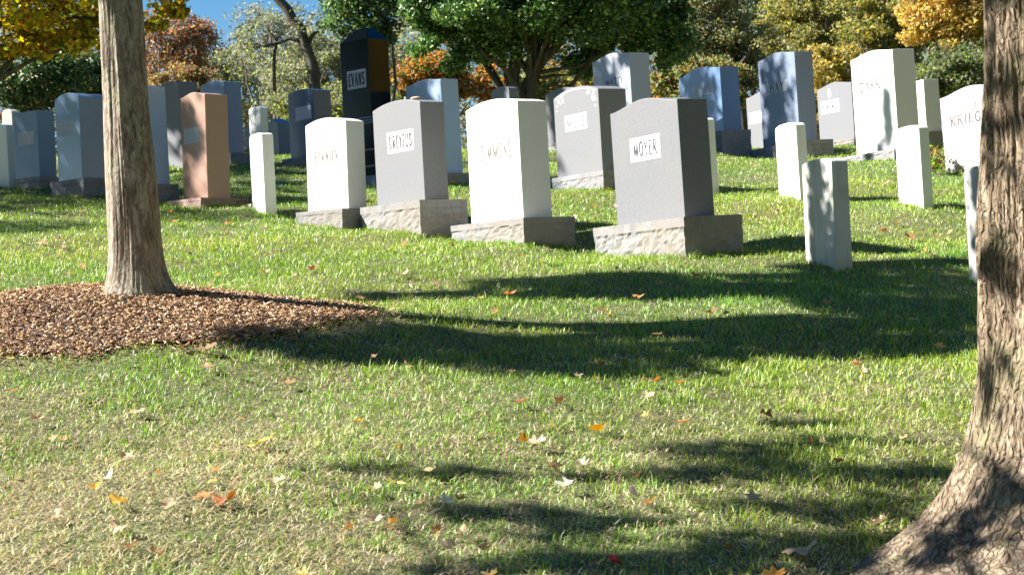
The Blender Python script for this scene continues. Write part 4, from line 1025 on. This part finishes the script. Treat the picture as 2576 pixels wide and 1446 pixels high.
tag(link('grass', me, M['blade']), 'sunny mown lawn of green and straw-coloured grass round the stones', 'grass', kind='stuff')

# ------------------------------------------------------------------ fallen leaves
def leaf_outline(kind):
    pts = []
    if kind == 'oak':
        N = 40
        for i in range(N):
            t_ = 2 * math.pi * i / N; L_ = .5 * (1 - .12 * math.cos(t_)); lob = 1 + .42 * math.cos(7 * t_) * (abs(math.sin(t_)) * .7 + .3)
            pts.append((L_ * math.cos(t_) * (1 + .1 * math.cos(7 * t_)), .34 * lob * math.sin(t_)))
    elif kind == 'oval':
        for i in range(20):
            t_ = 2 * math.pi * i / 20; pts.append((.5 * math.cos(t_), .23 * math.sin(t_) * (1 + .25 * math.cos(t_)) * (abs(math.sin(t_)) ** .25)))
    else:
        N = 30
        for i in range(N):
            t_ = 2 * math.pi * i / N; r_ = .36 + .14 * math.cos(5 * t_) + .03 * math.cos(13 * t_); pts.append((r_ * math.cos(t_), r_ * math.sin(t_)))
    return pts
def fallen_mesh(kind, col, curl, seed):
    rr = random.Random(seed); ol = leaf_outline(kind); vs = [(0, 0, 0)]; fs = []; n_ = len(ol); cols_ = [np.array(col) * .85]
    fold = rr.uniform(-.9, 1.4) * curl; cx_ = rr.uniform(.4, 1.6) * curl
    for ring in (.5, 1.0):
        for (u, v_) in ol:
            a, b_ = u * ring, v_ * ring
            z = cx_ * a * a * 1.2 + fold * abs(b_) * .8 + .05 * math.sin(9 * a + seed) * ring
            vs.append((a, b_, z)); cols_.append(np.array(col) * rr.uniform(.8, 1.15))
    for i in range(n_):
        j = (i + 1) % n_; fs.append((0, 1 + i, 1 + j, 1 + j)); fs.append((1 + i, 1 + n_ + i, 1 + n_ + j, 1 + j))
    tri = np.array([(f[0], f[1], f[2]) for f in fs if f[2] == f[3]]); quad = np.array([f for f in fs if f[2] != f[3]])
    V = np.array(vs); b0 = len(V)
    # stalk
    st = np.array([(-.5, -.012, vs[1 + n_ // 2][2] * 0), (-.5, .012, 0), (-.78, .012, .06), (-.78, -.012, .06)]); zc = vs[1 + n_ + n_ // 2][2]; st[:2, 2] = zc; st[2:, 2] = zc + .05
    V = np.concatenate([V, st]); quad = np.concatenate([quad, [[b0, b0 + 1, b0 + 2, b0 + 3]]]); cols_ += [np.array(col) * .6] * 4
    return np_mesh('fallen_leaf', V, [tri, quad], np.clip(np.array(cols_), 0, .9), smooth=True)
def put_leaf(px, py, size, kind, col, label, grp=None, curl=.6, tilt=.35, me=None, xy=None, seed=None):
    if xy is None: p = ground_at(px, py)
    else: p = Vector((xy[0], xy[1], g1(*xy)))
    me = me or fallen_mesh(kind, col, curl, seed or int(px * 7 + py))
    o = bpy.data.objects.new('fallen_leaf', me); C.objects.link(o)
    if not me.materials: me.materials.append(M['litter'])
    o.location = p + Vector((0, 0, .028 + size * .12)); o.scale = (size * .97,) * 3
    if kind == 'oak': tilt = .2
    o.rotation_euler = (random.gauss(0, tilt), random.gauss(-.1, tilt), random.uniform(0, 6.28))
    tag(o, label, 'leaf', grp); return o
TAN = (0.62, 0.42, 0.27); CREAM = (0.74, 0.62, 0.40); ORA = (0.66, 0.30, 0.05); BRN = (0.30, 0.11, 0.04); PYEL = (0.80, 0.66, 0.22); GREYV = (0.34, 0.30, 0.30); YO = (0.72, 0.40, 0.07)
FL = [
 (655,1140,.11,'oval',YO,'golden-orange long leaf lying alone in the left middle lawn'),
 (1510,1104,.085,'oval',ORA,'bright orange and white leaf in the lawn below the big shadow'),
 (995,1243,.085,'maple',PYEL,'pale yellow crinkled leaf below the left short shadow'),
 (262,1229,.085,'oval',CREAM,'cream pointed leaf in the dry grass at the lower left'),
 (298,1288,.085,'oval',YO,'amber leaf a little below the cream leaf at the lower left'),
 (538,1238,.06,'oval',PYEL,'narrow two-toned yellow leaf above a ragged oak leaf'),
 (562,1282,.085,'oak',BRN,'ragged rusty oak leaf with thin lobes at the lower left'),
 (510,1275,.07,'oak',(0.45,0.2,0.08),'small rusty leaf touching the ragged oak leaf'),
 (1718,1086,.07,'maple',(0.5,0.24,0.1),'curled orange-brown leaf at the edge of the near shade'),
 (1318,1130,.06,'oval',(0.5,0.2,0.04),'dark orange leaf beside a pinkish-tan one in the centre lawn'),
 (1352,1140,.08,'oak',TAN,'pinkish-tan crumpled leaf beside a dark orange one'),
 (2077,1138,.08,'oval',CREAM,'cream leaf standing on edge in the shade near the big trunk'),
 (1082,1214,.085,'oval',CREAM,'long curled yellow-cream leaf crossing the short shadow'),
 (1395,1196,.07,'maple',TAN,'tan crumpled leaf right of the short shadow'),
 (1012,704,.10,'oak',TAN,'pale tan leaf above the thin shadow in the middle'),
 (1285,757,.085,'oak',(0.5,0.2,0.06),'orange-brown oak leaf between the two long shadows'),
 (1790,802,.07,'oak',(0.5,0.2,0.08),'left one of the two rusty leaves lying in the big shadow'),
 (1828,806,.075,'oval',TAN,'right one of the two rusty leaves lying in the big shadow'),
 (945,920,.085,'oval',TAN,'tan leaf at the lower edge of the big shadow'),
 (520,944,.07,'oak',TAN,'pinkish tan leaf just below the mulch'),
 (346,1056,.075,'oak',TAN,'tan leaf in dry grass below the mulch'),
 (92,1078,.07,'maple',TAN,'tan leaf near the left edge, halfway down the lawn'),
 (190,1014,.09,'oak',TAN,'broad tan oak leaf at the left below the mulch'),
 (1657,1216,.08,'oval',GREYV,'grey-violet leaf standing in the near shade'),
 (1426,1252,.085,'oak',(0.6,0.62,0.52),'silvery leaf underside showing in the near shade'),
 (1600,1276,.09,'oval',(0.5,0.45,0.42),'long grey-tan leaf lying flat in the near shade'),
 (1896,1277,.07,'maple',(0.45,0.45,0.48),'bluish grey leaf on the dark grass near the bottom right'),
 (1122,1286,.065,'maple',(0.82,0.72,0.6),'creamy white leaf beside a purple-grey one'),
 (1106,1312,.075,'oval',GREYV,'purple-grey leaf beside a creamy white one'),
 (478,1396,.05,'maple',(0.8,0.74,0.66),'small whitish leaf near the bottom left'),
 (990,1346,.075,'oval',(0.65,0.32,0.1),'orange leaf near the bottom centre'),
 (1130,1416,.09,'maple',(0.75,0.6,0.5),'pale pinkish leaf at the bottom centre'),
 (1762,1345,.06,'maple',TAN,'tan leaf in the dark grass at the bottom right'),
 (2290,612,.10,'oak',BRN,'dark brown twisted oak leaf right of the shaded headstone'),
 (2225,592,.08,'oak',(0.3,0.14,0.05),'brown leaf just behind the shaded headstone'),
 (790,692,.08,'oak',BRN,'dark brown leaf above the end of the mulch'),
 (1100,732,.08,'oval',(0.24,0.06,0.05),'dark red leaf in the thin middle shadow'),
 (460,890,.07,'oak',(0.4,0.14,0.06),'red-brown leaf at the lower edge of the mulch'),
 (522,900,.09,'oak',(0.62,0.42,0.32),'pinkish torn leaf at the lower edge of the mulch'),
 (430,545,.07,'maple',(0.75,0.36,0.06),'orange leaf in the shade behind the young trunk'),
 (575,572,.08,'oak',(0.5,0.22,0.08),'rusty leaf in front of the pink monument'),
 (1640,980,.07,'oak',(0.55,0.25,0.08),'left one of two orange leaves under the big shadow'),
 (1712,980,.06,'maple',(0.6,0.34,0.14),'right one of two orange leaves under the big shadow'),
 (1312,1036,.07,'oak',(0.34,0.14,0.07),'dark rusty leaf in the sunny centre lawn'),
 (1378,1090,.06,'oval',(0.66,0.46,0.34),'small pinkish leaf in the sunny centre lawn'),
 (318,1170,.06,'oval',TAN,'thin upright tan leaf in the lower left lawn'),
 (906,1082,.05,'maple',ORA,'little orange leaf in the left centre lawn'),
 (1605,760,.07,'oak',(0.5,0.24,0.08),'orange leaf above the big shadow in the middle'),
 (1920,1062,.08,'oval',(0.32,0.17,0.12),'brown leaf lying in the thin shade near the big trunk'),
 (2010,1418,.11,'oak',(0.5,0.36,0.22),'wide tan leaf in deep shade at the bottom right'),
 (730,986,.07,'oak',TAN,'faded tan leaf in the left centre lawn'),
 (2040,620,.06,'maple',(0.62,0.44,0.2),'yellow-tan leaf right of the largest grey base'),
 (1545,1445,.05,'maple',(0.45,0.05,0.08),'crimson leaf at the bottom edge'),
]
for (px, py, s_, kd, cl, lab) in FL: put_leaf(px, py, s_, kd, cl, lab)
protos = []
for i in range(14):
    kd = ['oak', 'oval', 'maple', 'oak'][i % 4]; cl = [TAN, (0.5,0.28,0.13), (0.34,0.18,0.09), (0.60,0.42,0.22), (0.68,0.54,0.38), (0.46,0.34,0.22), (0.68,0.48,0.16)][i % 7]
    me = fallen_mesh(kd, cl, .7, i + 50); me.materials.append(M['litter']); protos.append(me)
cnt = 0
while cnt < 240:
    yy = 5 + 18 * random.random() ** 1.25; xx = random.uniform(-.3, .3) * yy
    if float(bedq(xx, yy)) < 1.1: continue
    far = yy > 13
    put_leaf(0, 0, random.uniform(.035, .07) if not far else random.uniform(.05, .09), 'x', None,
             ('small fallen autumn leaf on the rear lawn between the stones' if far else ('small fallen autumn leaf in the middle lawn' if yy > 8.5 else 'small fallen autumn leaf in the near lawn')),
             ('leaves on the rear lawn' if far else ('leaves on the middle lawn' if yy > 8.5 else 'leaves on the near lawn')), me=random.choice(protos), xy=(xx, yy)); cnt += 1

# flowering plant beside the tallest white monument
p = at(2351, 392, 18.4); p.z = g1(p.x, p.y)
petal = plain('orange_petal', (0.7, 0.22, 0.06))
fp = thing('flowering_plant', p, 'small orange-flowered plant beside the tallest white monument', 'plant')
k = 260; e = rng.normal(size=(k, 3)) * np.array([.07, .07, .06]) + np.array([0, 0, .16])
link('foliage', leaf_mesh('foliage', e, .05, palette([(0.25,0.36,0.08),(0.4,0.42,0.15),(0.2,0.09,0.05)], [3,2,2], k)), M['leaf'], fp)
mb = MB()
for i in range(9):
    mb = MB()
    cx_, cy_, cz_ = random.gauss(0, .03), random.gauss(0, .03), .25 + random.uniform(-.03, .03)
    for j in range(7):
        a_ = j * 6.283 / 7; mb.add([(cx_, cy_, cz_), (cx_ + .022 * math.cos(a_ - .3), cy_ + .022 * math.sin(a_ - .3), cz_ + .006), (cx_ + .026 * math.cos(a_), cy_ + .026 * math.sin(a_), cz_), (cx_ + .022 * math.cos(a_ + .3), cy_ + .022 * math.sin(a_ + .3), cz_ + .006)], [(0, 1, 2, 3)])
    mb.build('flower', petal, fp)
mb = MB()
for i in range(7): mb.tube([(0, 0, -.02), (random.gauss(0, .03), random.gauss(0, .03), .2)], [.004, .002], 5)
mb.build('stem', plain('stem_green', (0.12, 0.16, 0.05)), fp)
